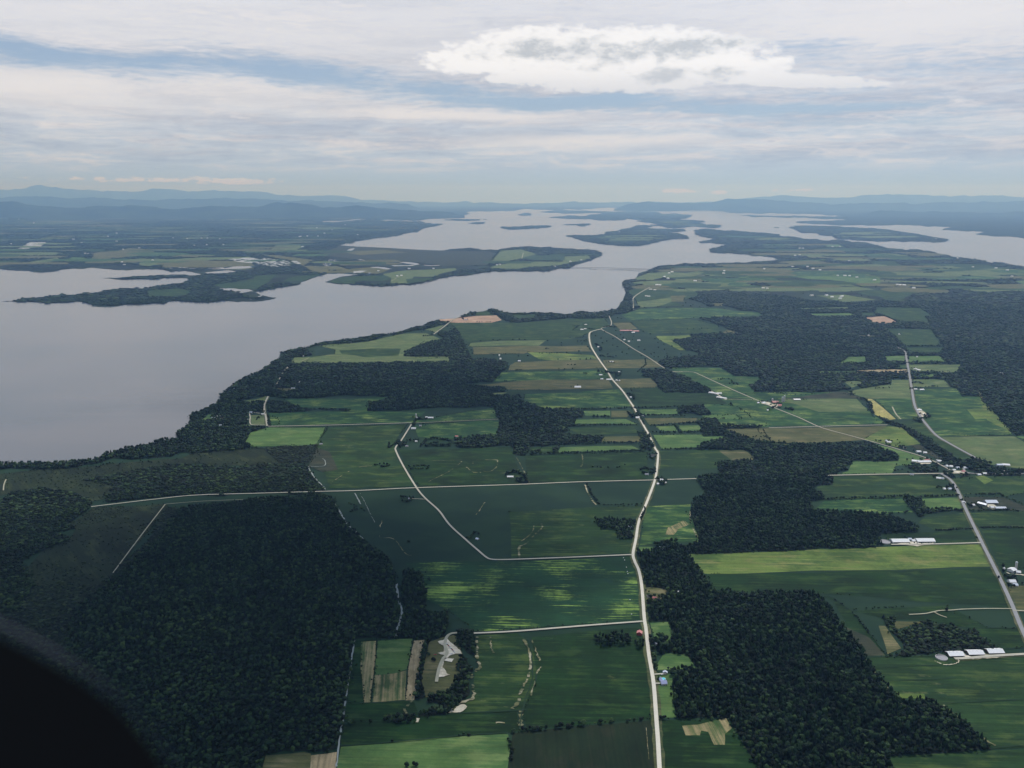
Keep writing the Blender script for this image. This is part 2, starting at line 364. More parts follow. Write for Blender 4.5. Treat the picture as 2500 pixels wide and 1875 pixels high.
# ------------------------------------------------------------------ fields  (tile polygons, material, 1 = keeps woods out)
FIELDS = [
 ("n:690,1750 735,1485 2145,1375 2165,1750", 'lt', 1), ("n:480,1560 700,1530 690,1750 465,1750", 'tan', 1), ("n:60,1750 100,1560 430,1530 480,1545 470,1750", 'ol', 1),
 ("n:735,1478 760,1290 1640,1215 2212,1185 2250,1350 2145,1368", 'dk', 1), ("n:780,1122 1350,1100 1400,1238 760,1288", 'dk', 1),
 ("n:850,590 1040,582 1020,870 990,1118 920,1124 790,1118 800,960 830,720", 'dk', 1), ("n:905,600 1030,592 1010,870 985,1110 930,1112 900,830", 'stub', 1), ("n:1045,590 1340,570 1310,760 1290,830 1180,870 1020,880", 'lt', 1), ("n:1020,882 1180,868 1288,840 1275,1090 1000,1112", 'stub', 1),
 ("n:1350,590 1440,582 1400,780 1350,1095 1280,1098 1300,835", 'tan', 1), ("n:1480,600 1600,560 1700,540 1760,700 1740,880 1650,1020 1450,1070 1410,900 1430,820", 'ol', 1),
 ("n:1870,550 2212,525 2300,575 2400,760 2310,1180 2212,1183 1640,1210 1720,1140 1850,1070 1860,860 1910,820 1860,720", 'md', 1),
 ("o:200,562 1130,475 1160,700 1205,1248 160,1330 120,1200 250,900", 'dk', 1), ("o:40,1372 1212,1262 1245,1750 -10,1750", 'dk2', 1), ("o:1290,1262 1860,1252 1980,1450 2110,1659 2140,1750 1300,1750", 'dk', 1),
 ("o:1470,1310 1600,1300 1760,1260 1840,1245 1890,1330 1830,1380 1830,1470 1740,1470 1690,1360 1630,1350 1620,1390 1500,1390", 'stub', 1),
 ("o:1200,440 1355,430 1400,600 1240,580", 'lt', 1), ("o:1260,840 1260,790 1320,690 1510,710 1585,820 1500,830", 'lt', 1), ("o:1235,860 1400,870 1420,920 1380,950 1400,1130 1420,1240 1290,1240 1270,1000", 'lt', 1),
 ("k:-880,1300 1050,1245 1110,1600 1130,1790 -280,1878 -500,1700 -690,1600 -720,1400", 'streak', 1),
 ("k:10,870 700,830 1130,815 1050,1212 30,1255", 'md', 1), ("k:1150,822 1540,802 1540,900 1610,1080 1600,1125 1380,1120 1110,1155 1130,1050", 'teal', 1), ("k:1110,1160 1220,1162 1220,1198 1100,1198", 'lt', 1),
 ("k:1260,352 2000,345 2070,400 2080,435 1770,450 1770,500 1255,500", 'md', 1), ("k:1780,350 2000,347 2070,400 2075,432 1900,438", 'ol', 1),
 ("k:1350,1000 1480,940 1540,970 1440,1010 1400,1060 1330,1060", 'stub', 0),
 ("k:1155,1500 1340,1520 1350,1560 1460,1540 1440,1570 1330,1580 1290,1630 1150,1630", 'ol', 1),
 ("l:-625,1225 0,1208 1000,1165 1860,1142 1925,1330 860,1360 0,1382 -480,1392 -580,1300", 'olf', 1), ("l:-470,1398 0,1388 860,1366 1930,1336 2105,1680 1400,1630 560,1556 400,1558 -100,1545 -380,1552", 'dk', 1),
 ("l:640,550 730,520 765,440 1150,438 1155,400 935,290 1160,345 1400,420 1260,470 1130,480 1100,540", 'lt', 1), ("l:590,566 1500,552 1640,700 1660,735 520,760 460,650 600,640", 'md', 1), ("l:1345,757 1655,747 1700,850 1400,842", 'lt', 1),
 ("l:530,772 1180,752 1280,872 980,890 600,868 430,862", 'teal', 1), ("l:1370,915 1700,876 1780,1008 1450,1020 1320,960", 'md', 1), ("l:1000,1050 1310,1042 1780,1022 1840,1128 1100,1140", 'dk', 1), ("l:1700,745 2030,742 2250,830 2250,858 1755,852", 'scrub', 1),
 ("l:1600,585 1800,562 2300,560 2300,690 2060,735 1790,715 1690,720", 'md', 1), ("l:1690,880 2300,865 2300,1000 1840,1002", 'md', 1), ("l:1850,1020 2300,1005 2300,1350 2010,1345", 'dk', 1),
 ("l:1800,570 1870,560 1950,600 1880,635", 'olf', 0),
 ("p:480,210 600,250 760,560 870,720 1045,718 760,340 700,300 570,215", 'dk', 1), ("p:690,465 800,600 880,720 1040,715 900,560", 'scrub', 0), ("p:985,465 1040,465 1175,655 1060,705", 'ol', 1), ("p:1120,425 1390,430 1280,455 1130,500", 'br', 1), ("p:1260,380 1450,350 1560,295 1740,480 1600,450 1440,400 1260,400", 'br', 1),
 ("p:880,738 1400,715 2300,698 2300,1490 1960,1505 1750,1320 1460,1120 1350,1095 1190,1115", 'md', 1), ("p:1070,1572 1500,1545 2300,1500 2300,1750 1130,1750", 'md', 1), ("p:2080,130 2300,120 2300,345 2130,335", 'br', 1), ("p:1150,1040 1370,1040 1380,1085 1120,1075", 'olf', 0), ("p:780,340 1240,310 1560,295 1900,480 2170,490 2300,640 1990,655 1750,485 1400,425 1010,400", 'dk', 1),
 # middle right
 ("h:1290,805 1640,792 1690,862 1840,862 1870,940 2010,1070 2120,1188 1480,1200 1380,1060 1300,950", 'teal', 1), ("h:1730,970 1860,960 1970,1040 1800,1052", 'olf', 0), ("h:1840,880 1870,890 2000,1040 2100,1150 2080,1150 1900,1060", 'olf', 0),
 ("h:1480,1206 2130,1196 2500,1400 2500,1520 1900,1430 1620,1285", 'lto', 1), ("h:2140,1196 2500,1196 2500,1390", 'lt', 1), ("h:1380,1095 1480,1206 1620,1285 1820,1388 1640,1392 1420,1215 1280,1145 1140,1085 1250,1060", 'md', 1),
 ("h:870,876 930,882 990,930 1130,1050 1060,1062 950,1010 920,920", 'gold', 1), ("h:940,880 1260,872 1300,960 1340,1050 1150,1052 1010,940", 'teal', 1), ("h:720,822 850,790 1090,755 1090,722 1250,722 1270,878 940,882 860,868", 'lto', 1),
 ("h:0,1130 490,1122 1050,1108 1060,1160 850,1230 350,1262 200,1272 90,1260", 'br', 1), ("h:860,1222 1062,1112 1180,1122 1340,1260 1150,1290", 'olf', 1), ("h:1250,1275 1340,1270 1540,1390 1480,1390", 'scrub', 1),
 ("h:-550,880 0,890 130,885 800,880 930,1000 1050,1090 500,1108 0,1120 -350,1100", 'teal', 1), ("h:0,828 690,820 860,878 130,884 -400,860", 'scrub', 1), ("h:150,885 800,882 900,985 480,990", 'lto', 0), ("h:-330,1135 0,1128 90,1260 -50,1240", 'br', 1),
 ("h:450,650 800,642 800,658 500,664", 'lt', 1), ("h:800,640 1228,630 1228,655 800,660", 'tan', 1), ("h:660,578 730,525 870,522 885,575", 'lt', 1), ("h:1040,520 1200,515 1222,570 1050,570", 'lt', 1), ("h:1230,520 1500,516 1560,570 1240,572", 'lt', 1),
 ("h:1220,450 1530,450 1500,498 1230,492", 'md', 1), ("h:1240,590 1680,590 1660,655 1250,655", 'lto', 1), ("h:1150,592 1225,592 1228,628 1170,628", 'md', 1), ("h:1050,285 1430,290 1510,435 1200,435 1110,340", 'md', 1), ("h:960,105 1330,112 1440,180 1380,190 1420,240 1150,225 1040,180 950,150", 'md', 1),
 ("h:860,192 1040,182 1140,230 1090,245 950,240", 'pink', 1), ("h:400,160 740,155 810,182 430,182", 'lt', 1), ("h:270,116 730,103 730,120 330,126", 'lto', 1), ("h:800,340 1000,350 1000,362 830,362", 'ol', 1), ("h:1330,670 1470,672 1440,700 1340,697", 'lt', 1), ("h:1280,716 1540,720 1590,780 1270,778", 'lto', 1),
 ("h:830,150 950,152 960,180 850,184", 'md', 1), ("h:1800,790 1850,830 1870,890 1840,860", 'ol', 1), ("h:1920,640 1980,650 2090,668 2010,672", 'pale', 1), ("h:690,735 850,725 840,760 760,785", 'lto', 1),
 # centre
 ("g:830,616 1240,622 1300,655 1360,690 1580,695 1580,725 1490,770 1530,825 2200,825 1560,895 1290,880 1160,800 1060,750 850,650", 'teal', 1),
 ("g:500,222 1000,206 1220,258 1235,330 640,330 560,290", 'md', 1), ("g:400,170 560,120 1180,110 1380,140 1560,150 1600,185 1080,195 480,222", 'teal', 1), ("g:330,240 480,235 540,290 390,292", 'ol', 1), ("g:1230,330 1300,295 1410,330", 'ol', 1),
 ("g:690,350 980,340 1000,365 830,385 950,470 900,470 720,380", 'olf', 1), ("g:250,552 620,547 700,560 745,612 260,622", 'br', 1), ("g:350,712 660,706 712,770 680,785 390,790", 'br', 1),
 ("g:560,970 870,965 880,1005 570,1016", 'lt', 1), ("g:600,1045 1050,1045 1040,1078 640,1100", 'br', 1), ("g:1080,1020 1350,1012 1430,1055 1120,1050", 'lt', 1), ("g:690,1112 850,1107 880,1155 740,1152", 'lt', 1), ("g:885,1106 1060,1102 1090,1150 905,1155", 'lt', 1),
 ("g:670,1187 1080,1182 1100,1202 1250,1197 1310,1210 1180,1235 1040,1290 745,1305", 'lt', 1), ("g:480,790 700,790 780,832 1170,830 1300,920 880,940 560,955", 'dk', 1),
 ("f:1670,985 1900,981 1900,1026 1690,1022", 'lt', 1), ("f:1910,981 2060,981 2080,1002 2040,1036 1910,1036", 'br', 1), ("f:1610,1056 2030,1051 2130,1094 1600,1095", 'lt', 1), ("f:1545,1136 2100,1116 2140,1170 1660,1190", 'md', 1), ("f:1840,1200 2150,1196 2160,1240 1830,1246", 'br', 1), ("f:1470,1292 2080,1276 2150,1310 1450,1335", 'lt', 1),
 ("f:1230,1292 1440,1286 1420,1325 1240,1328", 'md', 1), ("f:1180,1360 2212,1330 2220,1560 1210,1590", 'dk', 1), ("f:720,410 1000,390 1360,385 1300,430 700,440", 'lto', 1), ("f:1200,485 1750,510 1790,540 1500,560 1300,545", 'olf', 1), ("f:740,442 1700,430 1740,480 1200,488 1170,500 745,507", 'br', 1),
 ("f:1050,600 1100,572 1800,547 1860,620 1040,640", 'br', 1), ("f:975,655 1890,636 1920,705 910,735", 'teal', 1), ("f:1150,727 1880,716 1925,790 1500,800 1040,800 1000,785 690,765 900,755", 'br', 1), ("f:1180,840 2000,800 2085,950 1660,968 1340,965 1170,905", 'teal', 1), ("f:1290,938 1600,935 1620,945 1480,966 1340,962", 'olf', 0),
 ("f:455,210 600,200 760,180 940,175 985,215 900,238 600,238 470,230", 'pink', 1), ("f:780,150 870,140 890,172 740,178", 'md', 1), ("f:550,240 1150,235 1500,205 1850,200 1900,262 1560,380 830,380 700,400 640,345 600,290", 'md', 1), ("f:1060,170 1280,165 1260,200 1120,205", 'md', 1), ("f:330,295 480,262 500,250 430,320", 'lto', 1),
 ("f:890,832 1030,826 1000,840 900,846", 'lto', 1), ("f:240,1102 955,1060 970,1110 940,1180 600,1215 480,1225 280,1200", 'teal', 1), ("f:110,1090 920,955 950,1045 240,1080", 'teal', 1), ("f:120,1310 1060,1285 1180,1600 290,1625 170,1460", 'dk', 1),
 ("e:1190,582 1250,528 1440,502 1445,465 1300,430 1720,397 2000,332 2212,325 2330,372 2150,432 2040,482 2030,522 2410,522 2410,572 1700,577", 'lto', 1), ("e:1480,470 2000,455 1980,515 1700,530 1500,500", 'md', 0),
 ("e:1000,880 1900,866 1730,910 1720,982 1570,985 1550,962 1150,955 1100,930", 'teal', 1), ("e:880,1000 1570,990 1720,985 2212,984 2120,1082 900,1110", 'teal', 1), ("e:730,1165 880,1122 1370,1122 1290,1260 1190,1275 740,1285 690,1245", 'lt', 1),
 ("e:600,905 780,885 875,852 850,905 720,922", 'lto', 1), ("e:730,1020 850,1018 850,1098 740,1098", 'lto', 1), ("e:650,1100 730,1100 720,1118 660,1120", 'lt', 1), ("e:320,1060 380,1010 410,1015 410,1060 330,1070", 'lt', 1), ("e:1100,530 1250,525 1190,580 1100,590 1070,570", 'lto', 1), ("e:950,790 1170,795 1060,825 970,820", 'ol', 1),
 ("e:1380,1122 2060,1092 1950,1240 1940,1300 2110,1620 1400,1635 1280,1270", 'md', 1), ("e:1290,1290 1400,1330 1470,1480 1340,1500 1215,1450", 'scrub', 1),
 # left marshes
 ("i:790,832 1390,800 1420,820 1300,980 1150,1150 960,1400 820,1550 600,1700 240,1900 200,1700 290,1500 230,1340 360,1200 580,1110 640,1010 560,990 700,900", 'marsh', 1), ("i:-100,560 250,520 640,500 900,465 1200,440 1540,415 1600,380 2212,330 2380,470 1750,480 1700,460 1400,470 900,560 700,600 960,650 880,760 780,780 600,700 350,670 130,700 -100,760", 'marsh', 1),
 # left peninsula and far left shore
 ("b:640,820 720,790 900,775 1180,765 1150,800 1080,820 880,815 850,840 700,838", 'md', 1), ("b:1080,760 1210,735 1330,725 1700,708 1710,725 1560,760 1540,780 1350,780 1300,840 1150,835 1160,790", 'lto', 1), ("b:1280,800 1540,790 1450,820 1300,845", 'md', 1), ("b:2050,600 2080,560 2250,550 2400,590 2200,640 2000,670 2010,640", 'lto', 1), ("b:1980,710 2050,680 2320,650 2400,690 2200,720", 'lto', 1),
 ("c:0,570 90,580 200,590 150,600 0,620", 'lto', 1), ("c:470,610 680,600 700,630 560,660 400,690 230,700 60,680 0,700 0,650 200,650 440,655", 'lto', 1), ("c:200,600 480,598 480,640 250,645 100,625", 'md', 1),
 ("a:780,632 770,580 950,565 1100,540 1330,555 1260,600 1120,612 900,630", 'ol', 1), ("a:580,635 600,615 730,620 700,637", 'lt', 1), ("a:150,545 250,490 390,490 360,520 220,550", 'pale', 1), ("a:0,680 160,640 160,660 0,690", 'ol', 1), ("a:220,660 480,620 530,640 330,667", 'lto', 1),
 ("a:1230,900 1500,880 1620,900 1560,950 1260,950", 'md', 1), ("a:1800,850 2212,790 2212,880 1900,880", 'md', 1), ("b:0,780 190,760 120,830 0,880", 'md', 1), ("b:300,790 620,752 520,780 400,820 240,820", 'md', 1), ("b:140,550 190,507 440,520 350,556", 'lto', 1), ("b:560,600 720,520 1600,560 1980,565 2040,590 1980,680 1600,690 1400,660 900,640", 'scrub', 1),
 ("a:1150,668 1300,640 1700,618 2100,612 2212,640 1800,640 1400,668 1250,700", 'lto', 1), ("b:420,690 700,690 800,720 500,740", 'ol', 1), ("b:740,570 1100,555 1300,575 900,600", 'ol', 1), ("b:0,590 200,600 500,640 420,690 300,640", 'ol', 1), ("a:1300,660 1600,640 2100,650 2150,690 1900,700 1400,705", 'ol', 1), ("b:300,740 700,730 1000,700 1150,720 1050,755 620,750", 'ol', 1),
 # far right mainland
 ("c:1080,790 1180,750 1350,740 1500,750 1600,735 1830,730 1830,745 1640,760 1480,800 1300,790 1220,810 1080,810", 'lto', 1), ("c:1420,800 1560,770 1600,800 1640,830 1580,850 1400,820", 'lto', 1), ("c:1000,900 1100,880 1380,870 1600,910 1610,940 1560,960 1400,990 1480,1030 1100,1037 1080,980", 'md', 1), ("c:1300,850 1500,840 1480,856 1330,860", 'br', 1), ("c:1940,790 2050,765 2150,795 2080,812 1980,805", 'lt', 1), ("c:1640,830 1800,825 1850,845 1660,848", 'lto', 1),
 ("d:200,765 640,768 800,755 990,770 1000,830 950,860 850,862 700,820 380,800", 'lt', 1), ("d:790,920 900,895 1200,890 1380,915 1270,930 1200,960 1200,995 1050,985 1000,950 860,935", 'md', 1), ("d:460,940 700,932 960,975 880,985 700,1000", 'lto', 1), ("d:1400,712 2150,730 2300,765 1900,775 1640,770", 'lto', 1), ("d:2140,820 2300,810 2300,880", 'lt', 1), ("d:1200,592 1500,585 1560,600 1400,610", 'ol', 1), ("d:520,515 640,505 700,530 560,530", 'lt', 1), ("d:340,545 700,538 1200,545 1150,555 500,560", 'md', 1), ("d:900,650 1120,645 1180,690 960,685", 'md', 1), ("d:340,600 450,600 600,620 420,625", 'lto', 1),
 ("g:530,60 710,40 900,10 960,10 720,100 560,110", 'lto', 1), ("g:1170,72 1290,70 1250,95 1190,95", 'br', 1), ("g:820,10 940,5 930,60 830,60", 'br', 1)]
FW = []; CUTS = []
for idx, (s, m_, cut) in enumerate(FIELDS):
    P = pts(s); W = to_world(rough(P, amp=.025, depth=2)) if len(P) > 2 else None
    if cut: CUTS.append(np.array(to_world(P)))
    FW.append((W, m_, 1.7 + idx*.006))
NAMES = dict(tan='ploughed_field', stub='stubble_field', pink='bare_field', gold='grain_field', marsh='marsh', scrub='scrub', pale='mud_flat', sand='sand')
for W, m_, z in FW:
    vs, fs = flat(W, z); o = mesh_obj(NAMES.get(m_, 'field'), vs, fs, M[m_]); tag(o, kind='structure')
# strips of farmland scattered over the far shores
def pip(P, X, Y):
    ins = np.zeros(len(X), bool); n = len(P)
    x0, y0 = P[:,0], P[:,1]; x1, y1 = np.roll(x0, -1), np.roll(y0, -1)
    for a, b, c, d in zip(x0, y0, x1, y1):
        if b == d: continue
        k = ((b > Y) != (d > Y)) & (X < (c-a)*(Y-b)/(d-b) + a); ins ^= k
    return ins
mainA = np.array(mainW); leftA = np.array(leftW)
def strips(A, ymin, ymax, xlim, n, name, keep_out, z0, cuts=None, mats=('md','md','teal','ol','lto','br')):
    got = {k: ([], []) for k in mats}; k = 0; tries = 0
    while k < n and tries < 40:
        tries += 1
        Y = np.exp(rng.uniform(math.log(ymin), math.log(ymax), 400)); X = rng.uniform(-1, 1, 400)*Y*.66
        if xlim: X = np.where((X > xlim[0]*Y) & (X < xlim[1]*Y), X, 1e9)
        ok = pip(A, X, Y)
        for ko in keep_out: ok &= ~pip(ko, X, Y)
        for x, y in zip(X[ok], Y[ok]):
            if k >= n: break
            a = random.choice((0.04, 0.04, -.2, .35)) + random.uniform(-.06, .06)
            l, wd = random.uniform(.012, .05)*y + 120, random.uniform(60, 260) + y*.006
            c, s_ = math.cos(a), math.sin(a); q = []
            for i in range(10):
                t = i/10*2*math.pi; ex = max(-1, min(1, 1.35*math.cos(t)))*l*random.uniform(.75, 1.05); ey = max(-1, min(1, 1.35*math.sin(t)))*wd*random.uniform(.7, 1.1)
                q.append((x + ex*c - ey*s_, y + ex*s_ + ey*c))
            qa = np.array(q)
            if not pip(A, qa[:,0], qa[:,1]).all(): continue
            mt = random.choice(mats); vs, fs = got[mt]; b = len(vs)
            z = z0 + k*.002
            vs += [(X_, Y_, z) for X_, Y_ in q]; fs.append(tuple(range(b, b+10)))
            if cuts is not None: cuts.append(qa)
            k += 1
    for mt, (vs, fs) in got.items():
        if vs: o = mesh_obj(name, vs, fs, M[mt]); tag(o, kind='structure')
strips(leftA, 12500, 42000, (-.75, .1), 190, 'far_farmland', [c for c in CUTS if c[:,1].mean() > 9000], 3.2, CUTS)
strips(mainA, 9000, 24000, (.1, .75), 120, 'far_farmland', [c for c in CUTS if c[:,1].mean() > 7000], 3.2, CUTS)
for i_ in ('island', 'island.001', 'island.002', 'island.008'):
    strips(np.array(to_world(ISLP[i_])), 15000, 60000, None, 9, 'island_fields', [], 3.2, CUTS, ('lto', 'md'))
# standing water in the marshes
WET = ["a:1420,708 1520,700 1620,706 1800,708 1950,700 2100,692 2130,702 1980,715 1850,718 1650,716 1450,712", "a:1825,900 1860,878 1950,880 2100,888 2140,905 2060,915 2020,928 1900,920",
 "b:570,672 620,660 635,625 690,640 705,650 660,665 640,690 600,692", "b:1130,685 1240,692 1320,690 1400,678 1380,668 1220,660 1360,680 1240,684", "b:980,698 1080,702 1165,715 1100,718 1000,706", "b:785,560 815,545 850,540 835,556 800,565",
 "b:855,632 920,638 985,655 900,642", "d:905,706 980,705 1100,712 1250,725 1390,742 1340,752 1180,740 1040,726", "b:1430,680 1570,684 1560,688 1440,686", "a:1730,745 1990,735 1980,740 1750,755", "a:1770,815 1850,792 1840,798 1780,818", "b:960,748 1010,745 970,755", "a:2090,965 2212,935 2212,945 2120,975"]
for k, s in enumerate(WET):
    vs, fs = flat(to_world(rough(pts(s), .12, 2)), 3.0); o = mesh_obj('pond', vs, fs, M['water']); tag(o, kind='structure')
for s in ("a:1920,632 2100,620 2212,622 b:200,636 360,648 400,668 300,685 150,700 60,680 -20,665", "b:840,735 960,728 900,748 840,752"):
    vs, fs = flat(to_world(rough(pts(s), .1, 2)), 3.0); o = mesh_obj('mud_flat', vs, fs, M['pale']); tag(o, kind='structure')

# ------------------------------------------------------------------ roads
def smooth_line(W, closed=False):
    out = []; n = len(W)
    for i in range(n-1):
        p0, p1, p2, p3 = W[max(i-1, 0)], W[i], W[i+1], W[min(i+2, n-1)]
        for k in range(6):
            t = k/6
            out.append(tuple(.5*((2*b) + (-a+c)*t + (2*a-5*b+4*c-d)*t*t + (-a+3*b-3*c+d)*t**3) for a, b, c, d in zip(p0, p1, p2, p3)))
    out.append(W[-1]); return out
def ribbon(W, width, z, jit=0.0):
    vs = []; fs = []; n = len(W)
    for i, (x, y) in enumerate(W):
        a = W[max(i-1, 0)]; b = W[min(i+1, n-1)]; L = math.hypot(b[0]-a[0], b[1]-a[1]) or 1
        nx, ny = -(b[1]-a[1])/L, (b[0]-a[0])/L
        wl = width/2*(1+random.uniform(-jit, jit)); wr = width/2*(1+random.uniform(-jit, jit))
        vs += [(x+nx*wl, y+ny*wl, z), (x-nx*wr, y-ny*wr, z)]
        if i: fs.append((2*i-2, 2*i-1, 2*i+1, 2*i))
    return vs, fs
ROADS = [
 ('road', "o:1290,1900 1268,1480 1255,1300 1228,950 1190,720 1165,500 1150,400 k:1130,1510 1105,1370 1070,1290 1056,1225 1080,1100 1105,950 1160,820 1235,620 1255,520 1266,380 1240,330 1190,220 1150,150 1070,0 g:480,910 410,810 330,720 280,640 230,570 190,510 150,440 135,380 135,330 160,310 233,292", 8, 'gravel', 15),
 ('road', "g:300,180 320,230 310,265 235,290 350,355 500,455 620,525 780,630 850,652 920,652", 6.2, 'gravel2', 10),
 ('road', "g:840,655 1000,655 1070,680 1200,740 1400,830 1600,915 1700,960 1900,1040 2090,1125 h:750,1195 1000,1265 1220,1330 1350,1370 1460,1415 1560,1470 1640,1510", 6.2, 'gravel2', 10),
 ('road', "i:770,828 1000,800 1300,765 1650,730 j:0,715 500,700 900,690 1350,668 2212,640 k:600,618 1230,602", 6.3, 'gravel2', 8), ('road', "k:1240,600 1400,596 1590,590", 6.5, 'gravel2', 6),
 ('road', "e:880,1115 1400,1105 2090,1085", 6, 'gravel2', 5), ('track', "f:220,1088 660,1068 955,1055", 4.5, 'track', 3),
 ('road', "f:225,1095 140,1230 92,1290 95,1330 160,1460 270,1640 j:1450,760 1560,860 1650,980 1780,1100 1900,1205 1960,1255 2000,1272 2080,1276 2212,1273", 6.2, 'gravel2', 10), ('road', "k:70,1273 500,1257 1052,1233", 6.3, 'gravel2', 8),
 ('road', "n:1855,533 2212,516 o:700,465 1138,432", 6.3, 'gravel2', 8), ('track', "n:1715,530 1660,538 1625,570 1612,640 1630,700 1590,760 1560,840 1540,945", 7, 'track', 3),
 ('road', "l:550,563 1000,553 1500,546 1760,542", 7.5, 'gravel2', 6), ('road', "l:1700,500 1770,545 2212,548 2500,552", 7, 'asphalt', 4),
 ('road', "l:1500,545 1540,565 1600,610 1650,690 1720,850 1840,1100 1940,1300 2010,1440 2110,1659 p:2212,540 2420,960", 9.5, 'asphalt', 14),
 ('road', "h:1140,445 1180,465 1210,490 1225,570 1245,680 1265,800 1290,940 1340,1035 1380,1090 1470,1190 1600,1270 1820,1390", 11, 'asphalt', 8),
 ('road', "l:1090,1147 1400,1145 1845,1132", 6.5, 'gravel2', 5), ('road', "p:1625,748 1760,742 1900,728 2212,710 2500,700", 8, 'gravel2', 6), ('track', "p:1240,375 1370,368 1450,352 1500,342 1600,338 1700,330 1900,325 2110,326", 3.6, 'track', 3), ('track', "p:1450,352 1500,380 1560,400", 3, 'track', 3),
 ('road', "h:60,1128 500,1115 800,1108 1060,1103", 6.5, 'gravel2', 5), ('road', "e:872,1112 862,1040 850,980 850,930 880,862", 8, 'gravel2', 6), ('road', "e:930,800 960,750 1000,670 1050,612", 7, 'gravel2', 6),
 ('track', "e:665,1052 728,1052 732,1000 850,1012", 5, 'gravel2', 3), ('track', "e:728,1052 730,1092 760,1104 855,1104", 5, 'gravel2', 3), ('road', "f:410,335 500,270 570,215 640,185", 7, 'gravel2', 4),
 ('road', "c:1060,1060 1055,990 1060,960 1110,920 1200,870", 8.5, 'gravel2', 4), ('track', "i:1395,808 1200,1060 955,1388", 3.4, 'track', 2), ('track', "i:1400,806 1700,782 2050,768", 2.2, 'track', 2), ('track', "j:1325,760 1445,765", 3, 'gravel2', 2),
 ('track', "g:1280,885 1400,887 1540,888", 5, 'track', 3), ('track', "o:1230,882 1290,878 1335,878", 4, 'gravel2', 2), ('track', "o:1243,958 1295,958", 4, 'gravel2', 2), ('track', "h:1100,950 1130,1010 1172,1055", 6, 'track', 3), ('track', "e:1160,565 1225,535", 5, 'track', 2), ('track', "i:30,690 35,640 52,598", 4, 'track', 2), ('track', "h:1440,130 1330,60", 4, 'track', 2),
 ('track', "b:1160,820 1200,795 1240,775", 7, 'track', 3), ('track', "c:118,628 130,580", 12, 'track', 3), ('track', "p:860,720 870,735 2212,700", 1.4, 'ditchline', 0),
 ('track', "p:2120,340 2300,350", 5, 'track', 3)]
